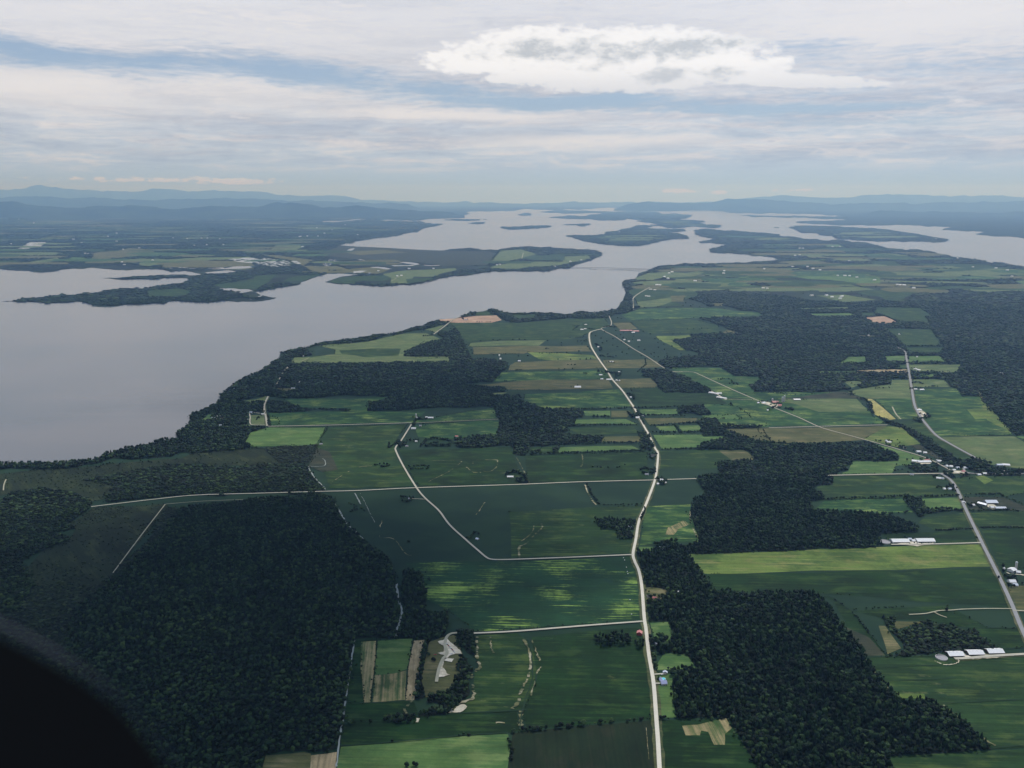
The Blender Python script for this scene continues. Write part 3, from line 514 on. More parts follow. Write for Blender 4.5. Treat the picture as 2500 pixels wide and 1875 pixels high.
LINES = [  # thin ditches, bare headlands and farm lines
 ('ditch', "j:455,485 480,530 520,590 570,640 605,680", 5, 'ditch', .55), ('ditch', "j:642,745 700,830 760,930 800,985 860,1040 925,1103", 4.5, 'ditch', .45), ('ditch', "n:1205,110 1210,200 1245,330 1240,400 1210,500 1195,568", 5, 'ditch', .5), ('ditch', "n:850,590 820,780 790,1000 770,1120 750,1260 715,1480 700,1659", 4.2, 'ditch', .55),
 ('ditch', "j:850,712 880,765 900,805", 3.5, 'ditch', .5), ('ditch', "j:895,705 960,840 1020,960", 1.6, 'ditch', .9), ('ditch', "j:455,485 590,482 600,440 580,420", 2.6, 'ditch', .4), ('headland', "o:130,580 180,680 190,780 170,900 110,1020 85,1110 40,1170", 6, 'bare', .95), ('headland', "o:205,590 245,700 275,800 235,900 190,1080", 4, 'bare', .95), ('headland', "o:110,1190 110,1290 100,1350", 9, 'bare', .8), ('headland', "o:-100,1290 60,1290 110,1300", 4, 'bare', .9),
 ('headland', "n:1885,560 1885,680 1890,760 1905,822 1870,850 1835,900 1850,1000 1845,1080 1740,1125 1660,1190", 7, 'bare', .8), ('headland', "n:1990,560 2000,640 2020,700", 5, 'bare', .9), ('headland', "k:100,1260 95,1170 150,1140 230,1060 290,1000 280,970", 7, 'bare', .7), ('headland', "k:110,1120 200,1050 220,990", 4, 'bare', .9), ('headland', "k:1540,860 1535,930 1570,1030 1620,1115", 4.5, 'bare', .6), ('headland', "n:1290,1210 1275,1170 1330,1110 1340,1070", 5, 'bare', .7),
 ('headland', "p:875,750 935,840 1010,930 1050,985 1180,1135", 5, 'bare', .8), ('headland', "p:1870,1420 1970,1485", 6, 'bare', .8), ('headland', "p:1530,1140 1660,1250 1750,1320", 3, 'bare', .8), ('headland', "f:1110,1380 1160,1470 1215,1590", 5, 'bare', .7), ('headland', "f:800,1480 870,1500 940,1460 950,1405", 5, 'bare', .9), ('headland', "f:690,1460 740,1500 820,1505", 6, 'bare', .9), ('headland', "f:740,1430 770,1400 950,1400", 6, 'bare', .9), ('headland', "f:330,1600 550,1490 650,1410", 3, 'bare', .8), ('headland', "f:330,1408 650,1400", 2.5, 'bare', .8), ('headland', "k:625,385 634,450 612,492", 6, 'bare', .8),
 ('headland', "j:650,630 700,590 860,500 1000,480", 5, 'bare', .7), ('headland', "j:1080,940 1060,1080 1180,1100 1290,1230 1400,1235", 3, 'bare', .9), ('headland', "j:1850,930 1950,790", 4, 'bare', .8), ('headland', "k:130,640 0,720", 2, 'ditchline', .3), ('headland', "p:1650,745 1660,775 1600,795 1530,795 1455,765", 2.5, 'sand', .8), ('headland', "g:1160,815 1290,890", 9, 'sand', .2),
 ('headland', "k:650,640 690,740 750,820", 5, 'bare', .6), ('headland', "g:2100,1130 1700,1125 1560,1130", 3, 'bare', .5),
 ('ditch_line', "p:940,825 1300,805 1500,800", 1.6, 'ditchline', .3), ('ditch_line', "p:1010,940 1300,925 1640,910", 1.6, 'ditchline', .3), ('ditch_line', "p:1470,1125 1800,1110 2212,1088", 1.8, 'ditchline', .3), ('ditch_line', "p:1950,1500 2212,1480", 1.8, 'ditchline', .3), ('ditch_line', "p:440,200 960,185 1200,175 1980,150", 1.6, 'ditchline', .4), ('ditch_line', "p:1740,488 2160,482", 1.5, 'ditchline', .4), ('ditch_line', "p:1980,662 2212,655", 1.6, 'ditchline', .4), ('ditch_line', "p:590,215 750,340 900,520 1050,715", 2, 'ditchline', .4),
 ('ditch_line', "n:790,1130 1350,1100", 1.5, 'ditchline', .4), ('ditch_line', "n:730,1482 1300,1440 1750,1395 2145,1372", 2.4, 'ditchline', .5), ('ditch_line', "n:1640,1212 2212,1183 2300,1180", 2.2, 'ditchline', .4), ('ditch_line', "n:1870,560 2270,572 2330,640 2350,900 2280,1120 2240,1340", 2.2, 'ditchline', .5), ('ditch_line', "j:1300,1010 1700,960 1660,950", 1.5, 'ditchline', .5), ('ditch_line', "j:1160,1330 1700,1310", 1.6, 'ditchline', .5), ('ditch_line', "k:0,890 700,840 1130,812", 1.5, 'ditchline', .5), ('ditch_line', "k:0,985 700,945", 1.5, 'ditchline', .5), ('ditch_line', "j:1290,1240 1800,1170 2200,1150", 1.4, 'ditchline', .5), ('ditch_line', "k:1130,1080 1590,1075", 2, 'ditchline', .3),
 ('ditch_line', "l:430,760 860,755", 1.5, 'ditchline', .5), ('ditch_line', "l:600,655 1120,650", 1.5, 'ditchline', .5), ('ditch_line', "h:1480,1202 2130,1192", 2, 'ditchline', .4), ('ditch_line', "e:1385,1265 1560,1268", 1.6, 'ditchline', .4), ('ditch_line', "f:830,382 1360,378", 5, 'ditchline', .5), ('ditch_line', "f:1180,870 1560,860", 4, 'ditchline', .5), ('ditch_line', "o:1165,1330 1190,1600", 1, 'bare', .4),
 ('verge_line', "j:600,712 60,727", .6, 'verge', .4)]
ROADW = []
for k, (nme, s, wd, mt, clear) in enumerate(ROADS):
    W = smooth_line(to_world(pts(s)))
    vs, fs = ribbon(W, wd, 4.0 + k*.006); o = mesh_obj(nme, vs, fs, M[mt]); tag(o, kind='structure')
    if nme == 'road' and wd >= 7:
        vs, fs = ribbon(W, wd*2.5 if k in (0,) else wd*2.0, 2.8 + k*.004, .18); o = mesh_obj('verge', vs, fs, M['verge']); tag(o, kind='structure')
    if clear: ROADW.append((np.array(W), wd/2 + clear*.35))
for k, (nme, s, wd, mt, j) in enumerate(LINES):
    P = to_world(pts(s)); W = []
    for a, b in zip(smooth_line(P)[:-1], smooth_line(P)[1:]):
        n = max(1, int(math.hypot(b[0]-a[0], b[1]-a[1])/8))
        for i in range(n): W.append((a[0]+(b[0]-a[0])*i/n + random.uniform(-1, 1)*j, a[1]+(b[1]-a[1])*i/n + random.uniform(-1, 1)*j))
    W.append(P[-1]); vs, fs = ribbon(W, wd*(.8 if j > .5 else 1), 3.4 + k*.004, j)
    if j >= .6:
        gaps = [math.sin(i*.23 + k) + math.sin(i*.61 + 2*k)*.8 + random.uniform(-1.6, 1.6) for i in range(len(fs))]; fs = [f_ for f_, g_ in zip(fs, gaps) if g_ > -1.0]
    o = mesh_obj(nme, vs, fs, M[mt]); tag(o, kind='structure')
# farmyards and sand
for s in ("n:1550,602 1600,588 1625,575 1650,600 1700,640 1765,712 1700,705 1650,722 1600,770 1590,820 1625,870 1655,880 1600,900 1550,905 1562,840 1575,770 1610,715 1550,700 1600,690 1612,640 1560,615", "n:1590,735 1690,745 1670,775 1600,760", "n:1640,1205 1690,1160 1760,1130 1800,1150 1740,1200", "n:1365,1285 1370,1250 1400,1252 1385,1285",
          "p:1630,750 1700,735 1695,700 1750,725 1870,720 1880,700 1960,725 2212,708 1900,745 1740,745", "l:1180,1150 1100,1148 1190,1130 1240,1120 1300,1125 1330,1135 1450,1130 1440,1145", "g:1580,905 1640,905 1680,925 1740,930 1750,950 1700,955 1650,935 1590,925", "h:1290,1415 1340,1405 1430,1412 1420,1432 1330,1435", "l:1880,790 1930,800 1990,830 2060,835 2050,852 1940,850", "h:1300,975 1330,960 1380,1000 1400,1030 1350,1035", "e:420,1040 480,1020 520,1045 560,1060 500,1070 430,1055", "l:2060,1380 2212,1400 2212,1410 2090,1395", "l:1560,520 1700,525 1740,545 1590,545"):
    vs, fs = flat(to_world(rough(pts(s), .16, 3)), 3.3); o = mesh_obj('farmyard', vs, fs, M['sand']); tag(o, kind='structure')

# ------------------------------------------------------------------ foliage
def leafmat(name, a, b_, c, inst=True):
    m_, t, b = new_mat(name)
    oi = t.new('ShaderNodeObjectInfo'); g = t.new('ShaderNodeNewGeometry'); x, y, z = t.sep(g.outputs['Position'])
    rnd = E(t, oi.outputs['Random'])
    big = t.noise(t.comb(x/240, y/190, 1), 1, 4, .6)
    fine = t.noise(t.comb(x/2.2, y/2.2, z/2.2), 1, 2, .6)
    col = t.mix(t.ss(rnd*.6 + big*.5, .3, .8), alb(a,.29), alb(b_,.28))
    col = t.mix(t.ss(rnd*.5 + big*.6 + fine*.15, .72, .95)*.8, col, alb(c,.31))
    val = (.62 + fine*.75)*(.72 + rnd*.56)
    t.set(b.inputs['Base Color'], t.vm('MULTIPLY', col, t.comb(val, val, val)))
    b.inputs['Roughness'].default_value = .75; return m_
M['leaf'] = leafmat('foliage', (28,48,32), (48,76,42), (80,102,56))
M['leafdark'] = leafmat('foliage_conifer', (30,50,36), (42,66,44), (56,78,50))
M['shrub'] = leafmat('foliage_shrub', (38,56,36), (54,76,44), (82,96,56))
M['bark'] = plainmat('bark', (96,84,70), .95)

def crown_mesh(name, seed, lumps=6, sub=1, conifer=False, leaves=0, trunk=True):
    """unit tree: 1 high, about 1 wide; ragged lobes plus loose leaf clumps"""
    r = random.Random(seed); bm = bmesh.new()
    if conifer:
        for k in range(4):
            z0 = .12 + k*.2; rr = .46*(1-k*.2)
            res = bmesh.ops.create_cone(bm, cap_ends=True, segments=9, radius1=rr, radius2=rr*.12, depth=.36)
            for v in res['verts']: v.co += Vector((r.uniform(-.05,.05), r.uniform(-.05,.05), z0+.18+r.uniform(-.03,.03)))
    else:
        for k in range(lumps):
            a = r.uniform(0, 2*math.pi); d = r.uniform(.05, .27) if k else 0
            cz = r.uniform(.42, .68) if k else .66; rr = r.uniform(.17, .27) if k else .3
            res = bmesh.ops.create_icosphere(bm, subdivisions=sub, radius=rr)
            for v in res['verts']:
                q = 1 + r.uniform(-.24, .24)
                v.co = Vector((v.co.x*q + d*math.cos(a), v.co.y*q + d*math.sin(a), v.co.z*q*1.05 + cz))
    for k in range(leaves):
        a = r.uniform(0, 2*math.pi); e = r.uniform(-.5, 1.4); rad = r.uniform(.3, .5)
        c = Vector((math.cos(a)*math.cos(e)*rad, math.sin(a)*math.cos(e)*rad, .55+math.sin(e)*rad*.85)); s_ = r.uniform(.03, .075)
        q = [bm.verts.new(c + Vector((r.uniform(-1,1), r.uniform(-1,1), r.uniform(-.7,.7)))*s_) for _ in range(4)]
        for f_ in ((0,1,2), (0,2,3), (0,3,1), (1,3,2)): bm.faces.new([q[i] for i in f_])
    if trunk: bmesh.ops.create_cone(bm, cap_ends=False, segments=5, radius1=.035, radius2=.02, depth=.45, matrix=__import__('mathutils').Matrix.Translation((0,0,.225)))
    me = bpy.data.meshes.new(name); bm.to_mesh(me); bm.free(); return me
def trunk_mesh(name, seed):
    r = random.Random(seed); bm = bmesh.new(); Mx = __import__('mathutils').Matrix
    bmesh.ops.create_cone(bm, cap_ends=True, segments=7, radius1=.04, radius2=.022, depth=.5, matrix=Mx.Translation((0,0,.25)))
    for k in range(4):
        a = r.uniform(0, 6.28); m_ = Mx.Translation((0,0,.36+k*.04)) @ Mx.Rotation(a, 4, 'Z') @ Mx.Rotation(.8, 4, 'Y') @ Mx.Translation((0,0,.12))
        bmesh.ops.create_cone(bm, cap_ends=True, segments=5, radius1=.016, radius2=.006, depth=.26, matrix=m_)
    me = bpy.data.meshes.new(name); bm.to_mesh(me); bm.free(); me.materials.append(M['bark']); return me
kit = bpy.data.collections.new('tree_kit')          # source shapes only, not linked to the scene
KIT = []
for k in range(6):
    me = crown_mesh('tree_shape', 100+k, lumps=5, sub=1, leaves=10); me.materials.append(M['leaf']); KIT.append(me)
for k in range(2):
    me = crown_mesh('tree_shape', 200+k, conifer=True); me.materials.append(M['leafdark']); KIT.append(me)
kit2 = bpy.data.collections.new('shrub_kit')
for k, me in enumerate(KIT):
    o = bpy.data.objects.new('k%02d' % k, me); kit.objects.link(o)
for k in range(4):
    me = crown_mesh('shrub_shape', 300+k, lumps=4, sub=1, leaves=4, trunk=False); me.materials.append(M['shrub']); o = bpy.data.objects.new('s%02d' % k, me); kit2.objects.link(o)
def scatter_group(name, coll):
    ng = bpy.data.node_groups.new(name, 'GeometryNodeTree')
    ng.interface.new_socket('Geometry', in_out='INPUT', socket_type='NodeSocketGeometry'); ng.interface.new_socket('Geometry', in_out='OUTPUT', socket_type='NodeSocketGeometry')
    gi = ng.nodes.new('NodeGroupInput'); go = ng.nodes.new('NodeGroupOutput')
    ci = ng.nodes.new('GeometryNodeCollectionInfo'); ci.inputs['Collection'].default_value = coll; ci.inputs['Separate Children'].default_value = True; ci.inputs['Reset Children'].default_value = True
    ip = ng.nodes.new('GeometryNodeInstanceOnPoints'); ip.inputs['Pick Instance'].default_value = True
    def at(nm, ty):
        n = ng.nodes.new('GeometryNodeInputNamedAttribute'); n.data_type = ty; n.inputs['Name'].default_value = nm; return n.outputs[0]
    L = ng.links.new
    L(gi.outputs[0], ip.inputs['Points']); L(ci.outputs[0], ip.inputs['Instance']); L(at('idx', 'INT'), ip.inputs['Instance Index'])
    L(at('rot', 'FLOAT_VECTOR'), ip.inputs['Rotation']); L(at('siz', 'FLOAT_VECTOR'), ip.inputs['Scale']); L(ip.outputs[0], go.inputs[0]); return ng
GT = scatter_group('woods', kit); GS = scatter_group('shrubs', kit2)
NTREE = [0]
def scatter_obj(name, P3, siz, idx, group=None, label=None, cat=None, ng=None):
    me = bpy.data.meshes.new(name); n = len(P3); NTREE[0] += n
    me.vertices.add(n); me.vertices.foreach_set('co', P3.astype(np.float32).ravel())
    a = me.attributes.new('siz', 'FLOAT_VECTOR', 'POINT'); a.data.foreach_set('vector', siz.astype(np.float32).ravel())
    a = me.attributes.new('rot', 'FLOAT_VECTOR', 'POINT'); rr = np.zeros((n, 3), np.float32); rr[:, 2] = rng.uniform(0, 6.28, n); a.data.foreach_set('vector', rr.ravel())
    a = me.attributes.new('idx', 'INT', 'POINT'); a.data.foreach_set('value', idx.astype(np.int32))
    o = bpy.data.objects.new(name, me); C.objects.link(o); md = o.modifiers.new('scatter', 'NODES'); md.node_group = ng or GT
    tag(o, label, cat, group, 'stuff'); return o
BANDS = [(0,3000),(3000,4500),(4500,6500),(6500,9000),(9000,13000),(13000,19000),(19000,28000),(28000,45000),(45000,90000)]
def woods_points(polys, smin=7.6, k=.0029, cut=True, far_k=.004):
    PX, PY, PS = [], [], []
    for A in polys:
        for b0, b1 in BANDS:
            dm = (b0 + b1)/2 if b0 else 2400
            s = max(smin, dm*(k if dm < 9000 else far_k))
            x0, x1, y0, y1 = A[:,0].min(), A[:,0].max(), max(A[:,1].min(), 1150), min(A[:,1].max(), 92000)
            y0 = max(y0, math.sqrt(max(b0*b0 - max(x0*x0, x1*x1), 0))); y1 = min(y1, b1)
            lim = .72*y1 + 400; x0 = max(x0, -lim); x1 = min(x1, lim)
            if x1 <= x0 or y1 <= y0: continue
            gx, gy = np.meshgrid(np.arange(x0, x1, s), np.arange(y0, y1, s)); gx = gx.ravel(); gy = gy.ravel()
            gx = gx + rng.uniform(-.5, .5, len(gx))*s*.9; gy = gy + rng.uniform(-.5, .5, len(gy))*s*.9
            d = np.hypot(gx, gy); m_ = (d >= b0) & (d < b1) & (np.abs(gx) < .70*gy + 300); gx, gy = gx[m_], gy[m_]
            m_ = pip(A, gx, gy); PX.append(gx[m_]); PY.append(gy[m_]); PS.append(np.full(m_.sum(), s))
    if not PX: return np.zeros(0), np.zeros(0), np.zeros(0)
    X, Y, Sz = np.concatenate(PX), np.concatenate(PY), np.concatenate(PS)
    keep = np.ones(len(X), bool)
    if len(X) and cut:
        bx = (X.min()-50, X.max()+50, Y.min()-50, Y.max()+50)
        for q in CUTS:
            if q[:,0].max() < bx[0] or q[:,0].min() > bx[1] or q[:,1].max() < bx[2] or q[:,1].min() > bx[3]: continue
            mm = (X > q[:,0].min()) & (X < q[:,0].max()) & (Y > q[:,1].min()) & (Y < q[:,1].max()) & keep
            ii = np.nonzero(mm)[0]
            if len(ii): keep[ii[pip(q, X[ii], Y[ii])]] = False
    for Wd, r_ in ROADW:
        for (ax, ay), (bx_, by_) in zip(Wd[:-1], Wd[1:]):
            mm = (X > min(ax,bx_)-r_) & (X < max(ax,bx_)+r_) & (Y > min(ay,by_)-r_) & (Y < max(ay,by_)+r_) & keep
            ii = np.nonzero(mm)[0]
            if not len(ii): continue
            L2 = (bx_-ax)**2 + (by_-ay)**2 + 1e-6; t = np.clip(((X[ii]-ax)*(bx_-ax) + (Y[ii]-ay)*(by_-ay))/L2, 0, 1)
            keep[ii[np.hypot(X[ii]-ax-t*(bx_-ax), Y[ii]-ay-t*(by_-ay)) < r_]] = False
    return X[keep], Y[keep], Sz[keep]
def wood(label, polystr, h=12.5, smin=7.6, thin=0.0, low=False, cut=True, name='forest', floor=True, k=.0029, conif=.08):
    polys = []
    for s in polystr.split('|'):
        P = pts(s); W = to_world(rough(P, .12, 3)); polys.append(np.array(W))
        if floor:
            vs, fs = flat(W, 1.62 + len(polys)*.004 + random.random()*.02); o = mesh_obj('forest_floor', vs, fs, M['floor']); tag(o, kind='structure')
    X, Y, s = woods_points(polys, smin, k, cut)
    if thin:
        m_ = rng.random(len(X)) > thin; X, Y, s = X[m_], Y[m_], s[m_]
    n = len(X)
    if not n: return
    cl = (1 if not low else .8)*np.sin(X/95.0 + np.sin(Y/130.0)*2) * np.sin(Y/80.0 + 1.3*np.sin(X/160.0))
    hh = h*(1 + .16*cl)*rng.uniform(.62, 1.3, n); ww = s*(.95 + rng.random(n)**1.6*1.25)
    fx, fh = [], []
    for A in polys:                                  # ragged fringe of young trees along the wood's edge
        for (ax_, ay_), (bx_, by_) in zip(A, np.roll(A, -1, 0)):
            dist = math.hypot(ax_, ay_)
            if dist > 6500 or ay_ < 1100: continue
            for i in range(int(math.hypot(bx_-ax_, by_-ay_)/6.5)):
                if random.random() < .45: continue
                t = random.random(); fx.append((ax_+(bx_-ax_)*t + random.gauss(0, 4.5), ay_+(by_-ay_)*t + random.gauss(0, 4.5))); fh.append(random.uniform(3, 8.5))
    if fx:
        fx = np.array(fx); fh = np.array(fh); ok = np.ones(len(fx), bool)
        for Wd, r_ in ROADW:
            for p_, q_ in zip(Wd[:-1], Wd[1:]):
                dx_, dy_ = q_-p_; t = np.clip(((fx[:,0]-p_[0])*dx_ + (fx[:,1]-p_[1])*dy_)/(dx_*dx_+dy_*dy_+1e-6), 0, 1)
                ok &= np.hypot(fx[:,0]-p_[0]-t*dx_, fx[:,1]-p_[1]-t*dy_) > r_
        fx, fh = fx[ok], fh[ok]
        X = np.concatenate([X, fx[:,0]]); Y = np.concatenate([Y, fx[:,1]]); hh = np.concatenate([hh, fh]); ww = np.concatenate([ww, fh*1.1]); n = len(X)
    siz = np.stack([ww, ww*rng.uniform(.85, 1.15, n), hh], 1)
    if low: idx = rng.integers(0, 4, n)
    else: idx = np.where(rng.random(n) < conif, rng.integers(6, 8, n), rng.integers(0, 6, n))
    siz[:,0] = np.where(idx >= 6, siz[:,0]*.7, siz[:,0]); siz[:,1] = np.where(idx >= 6, siz[:,1]*.7, siz[:,1])
    scatter_obj(name, np.stack([X, Y, np.full(n, 1.4)], 1), siz, idx, label=label, cat='forest', ng=GS if low else GT)
wood("large dark forest filling the lower left beside the black window frame",
     "i:1500,860 1900,800 2212,752 j:250,748 600,728 640,745 700,830 760,940 830,1012 920,1108 1010,1172 1100,1232 1150,1300 1180,1360 1195,1450 n:1192,100 1198,200 1235,330 1235,400 1195,560 1185,572 850,578 838,640 818,780 798,960 778,1080 748,1260 728,1420 700,1500 420,1520 100,1545 70,1760 -800,1900 -1700,1200 -1500,300 i:800,1560 1050,1380 1250,1180 1400,1000", 10.5)
wood("low scrub at the foot of the marsh behind the black window frame", "i:60,1440 290,1500 500,1460 800,1500 900,1420 1000,1420 950,1640 m:600,420 760,700 900,1100 -100,1100 -400,300 0,200", 5, 8.5, thin=.1, low=True, cut=False, name='shrubs')
wood("low bushes filling the ground between the straight track and the dark forest", "i:1405,835 1900,790 2212,742 2212,765 1900,810 1520,880 1400,1020 1250,1200 1050,1400 800,1580 850,1500 975,1390", 4.5, 9, thin=.15, low=True, name='shrubs')
wood("dark woods with ragged clearings at the left edge below the bay", "i:-60,820 130,700 350,670 600,700 780,780 770,812 760,830 680,900 560,990 640,1010 420,1050 600,1105 360,1200 180,1290 230,1360 290,1500 150,1700 -60,1700", 9, 8.5)
wood("low scrubby woods between the bay shore and the left country road", "i:590,600 700,580 900,460 1200,440 1600,470 1750,480 2212,475 j:450,470 460,520 520,600 590,670 600,692 60,700 i:1600,722 1200,757 900,790 880,720 960,650 700,650", 7.5, 8.5)
wood("thin brown scrub north of the dark tree line by the marsh", "i:1660,450 1700,400 2212,330 j:300,306 530,300 520,370 450,462 60,462 i:1760,476", 5.5, 9, thin=.25, low=True)
wood("shoreline tree belt along the near edge of the brown bay", "i:-60,478 0,470 110,465 250,454 500,452 640,443 760,433 850,408 960,362 1090,326 1250,308 1330,272 1490,262 1495,198 1570,164 1595,128 1600,62 e:240,1012 330,977 440,927 482,884 482,847 560,787 640,737 720,687 800,657 890,597 980,537 992,497 1060,472 1200,447 1240,520 1060,535 1090,575 1160,592 1100,610 1000,860 880,862 780,862 600,905 720,922 850,912 850,990 720,1002 700,1060 720,1120 860,1120 862,1150 730,1162 700,1222 690,1250 740,1290 600,1310 450,1350 300,1360 150,1330 i:1450,400 1250,412 1000,412 830,457 640,492 500,512 300,517 0,512 -60,520", 14, 8.5, thin=.04)
wood("line of trees on the lake shore beside the long pasture", "e:1200,449 1290,419 1400,399 1500,389 1700,364 1900,334 2050,299 2180,271 f:400,226 480,207 560,216 560,235 450,262 330,295 e:2000,332 1850,352 1720,396 1300,430", 13, 9)
wood("wooded lake shore around the bare clay field", "f:480,207 560,216 640,186 720,151 800,146 790,160 720,188 620,205 560,215|f:860,130 930,124 1000,150 1080,160 1200,158 1400,158 1580,166 1620,146 1750,156 1850,146 1950,126 1985,90 2010,60 2080,100 2150,105 2070,150 1960,165 1900,190 1660,200 1480,208 1450,235 1060,238 1000,215 985,200 950,172 900,160", 13, 10)
wood("dark wood with a wedge of trees pointing to the lake behind the big pasture", "f:0,582 300,572 540,562 545,522 170,520 150,500 180,470 290,430 330,395 480,385 510,372 450,342 460,312 560,307 590,285 630,350 660,400 740,552 880,550 1030,582 1030,612 970,670 970,700 900,742 700,752 670,765 890,790 1010,790 1020,820 890,832 900,850 1140,860 1165,912 1250,932 1330,970 1450,970 1662,970 1670,1040 1600,1050 1600,1100 1540,1112 1540,1160 1400,1170 1250,1190 1540,1180 1660,1205 1500,1232 1480,1262 1300,1280 1220,1287 1210,1332 1170,1362 1100,1360 1070,1280 900,1282 600,1290 590,1222 930,1192 970,1100 950,1040 920,952 600,952 200,972 100,982 0,977 e:1720,982 1720,912 1880,890 1900,862 1400,862 960,872 1000,780 1100,600 1200,582 1700,577", 13, 8.5)
wood("narrow wood and hedge between two green fields near the shore hamlet", "e:870,900 1000,908 1140,940 1150,958 1560,968 1572,985 1150,987 880,992|e:872,1020 960,1040 960,1110 885,1110", 11)
wood("strip woods left of the central road between small fields", "f:1300,1175 1540,1180 1660,1200 1840,1200 1850,1245 1480,1265 1320,1282|f:1540,1100 1670,1096 1700,1106 1540,1114|f:2130,1160 2200,1150 2260,1270 2240,1320 2160,1300|f:1430,1300 1460,1270 1470,1335 1430,1335|f:1230,1300 1310,1295 1310,1330 1230,1335", 11)
wood("compact dark wood beside the diagonal farm road", "g:580,645 640,635 780,632 870,680 960,700 1060,760 1150,800 1168,822 1000,828 770,830 720,790 690,740 650,700 590,700", 13, cut=False)
wood("tapering wood east of the central road behind the long white barns", "g:880,945 1150,935 1320,930 1440,990 1500,1040 1560,1060 1650,1110 1560,1130 1560,1160 1680,1240 1690,1290 1480,1310 1300,1312 1040,1310 1050,1270 1180,1240 1310,1212 1250,1190 1110,1182 1060,1150 1090,1130 1040,1080 1080,1052 1440,1056 1350,1012 1070,1020 890,1005", 12.5)
wood("big central forest block between the two country roads", "l:-60,225 60,245 190,300 350,298 600,296 930,290 960,320 1100,372 1155,402 1130,430 900,432 762,430 765,462 640,470 725,500 705,520 630,522 640,556 545,560 590,595 600,632 465,650 400,680 500,720 520,762 400,780 430,862 600,870 900,880 1000,900 1250,960 1315,1020 1300,1040 970,1052 1000,1100 1010,1152 700,1176 300,1192 0,1197 k:1800,1212 1510,1215 1480,1180 1620,1130 1600,1050 1545,960 1545,850 1560,770 1640,750 1660,690 1600,600 1590,588 1790,560 1775,500 1760,450 2080,440 2075,400 2010,345 1600,345 2030,320", 13.5)
wood("tall forest right of the main gravel road in the foreground", "k:1090,1205 1220,1200 1280,1155 1360,1132 1480,1180 1510,1222 1570,1320 1640,1400 1700,1500 1760,1552 2212,1552 p:0,190 300,190 440,200 530,280 610,350 625,400 685,455 765,560 850,680 868,730 950,850 1020,950 1100,1040 1190,1120 1350,1100 1450,1120 1560,1180 1750,1320 1940,1510 1700,1525 1400,1550 1060,1565 1110,1659 1180,1850 o:2200,1850 2110,1659 1980,1450 1860,1250 1420,1242 1400,1130 1380,1000 1390,950 1420,920 1370,890 1362,860 1540,832 1590,820 1500,702 1330,682 1330,625 1405,602 1360,425 1180,422 1168,300 k:1155,1650 1150,1500 1130,1400 1100,1320", 15)
wood("small dark wood beside the white house left of the road", "k:735,940 860,925 1090,950 1100,1010 1060,1020 920,1022 780,1020|k:915,1022 1000,1010 1060,1070 1050,1100 940,1102", 13, cut=False)
wood("oval clump of trees in the dark crop field behind the pink roofed barn", "o:720,580 760,555 850,560 930,535 1040,570 1040,630 900,642 780,652|o:1080,590 1165,600 1160,662 1100,662", 12, 7, cut=False)
wood("woodland strip between the stream and the streaked crop field", "n:1245,0 1440,20 1480,120 1450,260 1440,360 1640,335 1650,400 1610,560 1500,580 1475,640 1500,700 1560,745 1450,800 1415,880 1440,980 1430,1080 1350,1090 1372,900 1402,760 1442,600 1442,572 1215,570 1255,450 1275,300 1255,100", 11.5)
wood("dark clumps of trees around the sandy gravel yard", "n:1710,500 1855,510 1865,712 1800,700 1770,640 1710,640|n:1740,730 1790,740 1850,830 1820,900 1820,1050 1700,1160 1640,1210 1400,1242 1390,1222 1450,1190 1570,1122 1450,1110 1480,1050 1640,1020 1700,900 1720,800|n:1070,1232 1360,1215 1360,1272 1080,1286", 11, cut=False)
wood("scrubby copse around the round pond behind three white poultry barns", "p:1020,400 1100,370 1130,380 1260,380 1250,402 1120,412 1120,470 1160,520 1300,450 1400,430 1620,460 1700,512 1780,500 1990,652 1960,672 1600,690 1300,712 1060,722 1150,700 1200,660 1080,500", 8, 8)
wood("vast forest across the middle right of the plain", "g:715,570 800,540 1050,520 1070,490 950,470 830,375 1000,365 990,340 1100,335 1420,330 1230,260 1060,200 1200,190 1600,185 1570,150 1270,100 1180,60 1060,0 c:1430,880 1560,850 2000,840 2212,930 d:400,985 700,1000 960,985 1200,1000 1280,930 1380,900 h:1500,30 1350,110 1450,180 1430,240 1440,320 1510,440 1200,435 1240,480 1530,460 1540,480 1500,512 1560,572 1680,592 1660,655 1450,662 1480,712 1240,712 1060,722 1085,760 1070,790 860,795 740,740 640,740 760,812 550,822 0,822 g:1900,822 1530,822 1490,770 1580,712 1500,692 1360,690 1300,652 1250,612 750,612", 13)
wood("dark forest sweeping down the right edge of the picture", "h:1400,60 1350,110 1450,180 1380,190 1430,240 1440,320 1500,380 1530,440 1540,480 1500,512 1560,572 1680,592 1650,660 1480,672 1480,712 1540,722 1560,762 1650,792 1690,856 1830,860 1800,792 1850,832 1870,900 1900,950 2000,1030 2010,1070 2100,1150 2150,1190 2700,1190 2700,-300 d:2212,880 2140,822 2150,782 1600,772 1280,790 1100,860 1380,890 1290,930", 13)
wood("creek side belt of trees winding through the right hand farms", "h:700,830 760,832 860,880 930,940 950,1020 1060,1060 1150,1090 1280,1150 1330,1190 1420,1222 1450,1272 1520,1300 1600,1362 1640,1402 1760,1392 1860,1382 1930,1432 1920,1462 2060,1482 2200,1492 2180,1542 1900,1532 1780,1492 1700,1462 1600,1452 1540,1422 1480,1372 1350,1272 1330,1222 1200,1142 1060,1092 940,1042 900,962 880,902 780,862 700,842", 12, thin=.08)
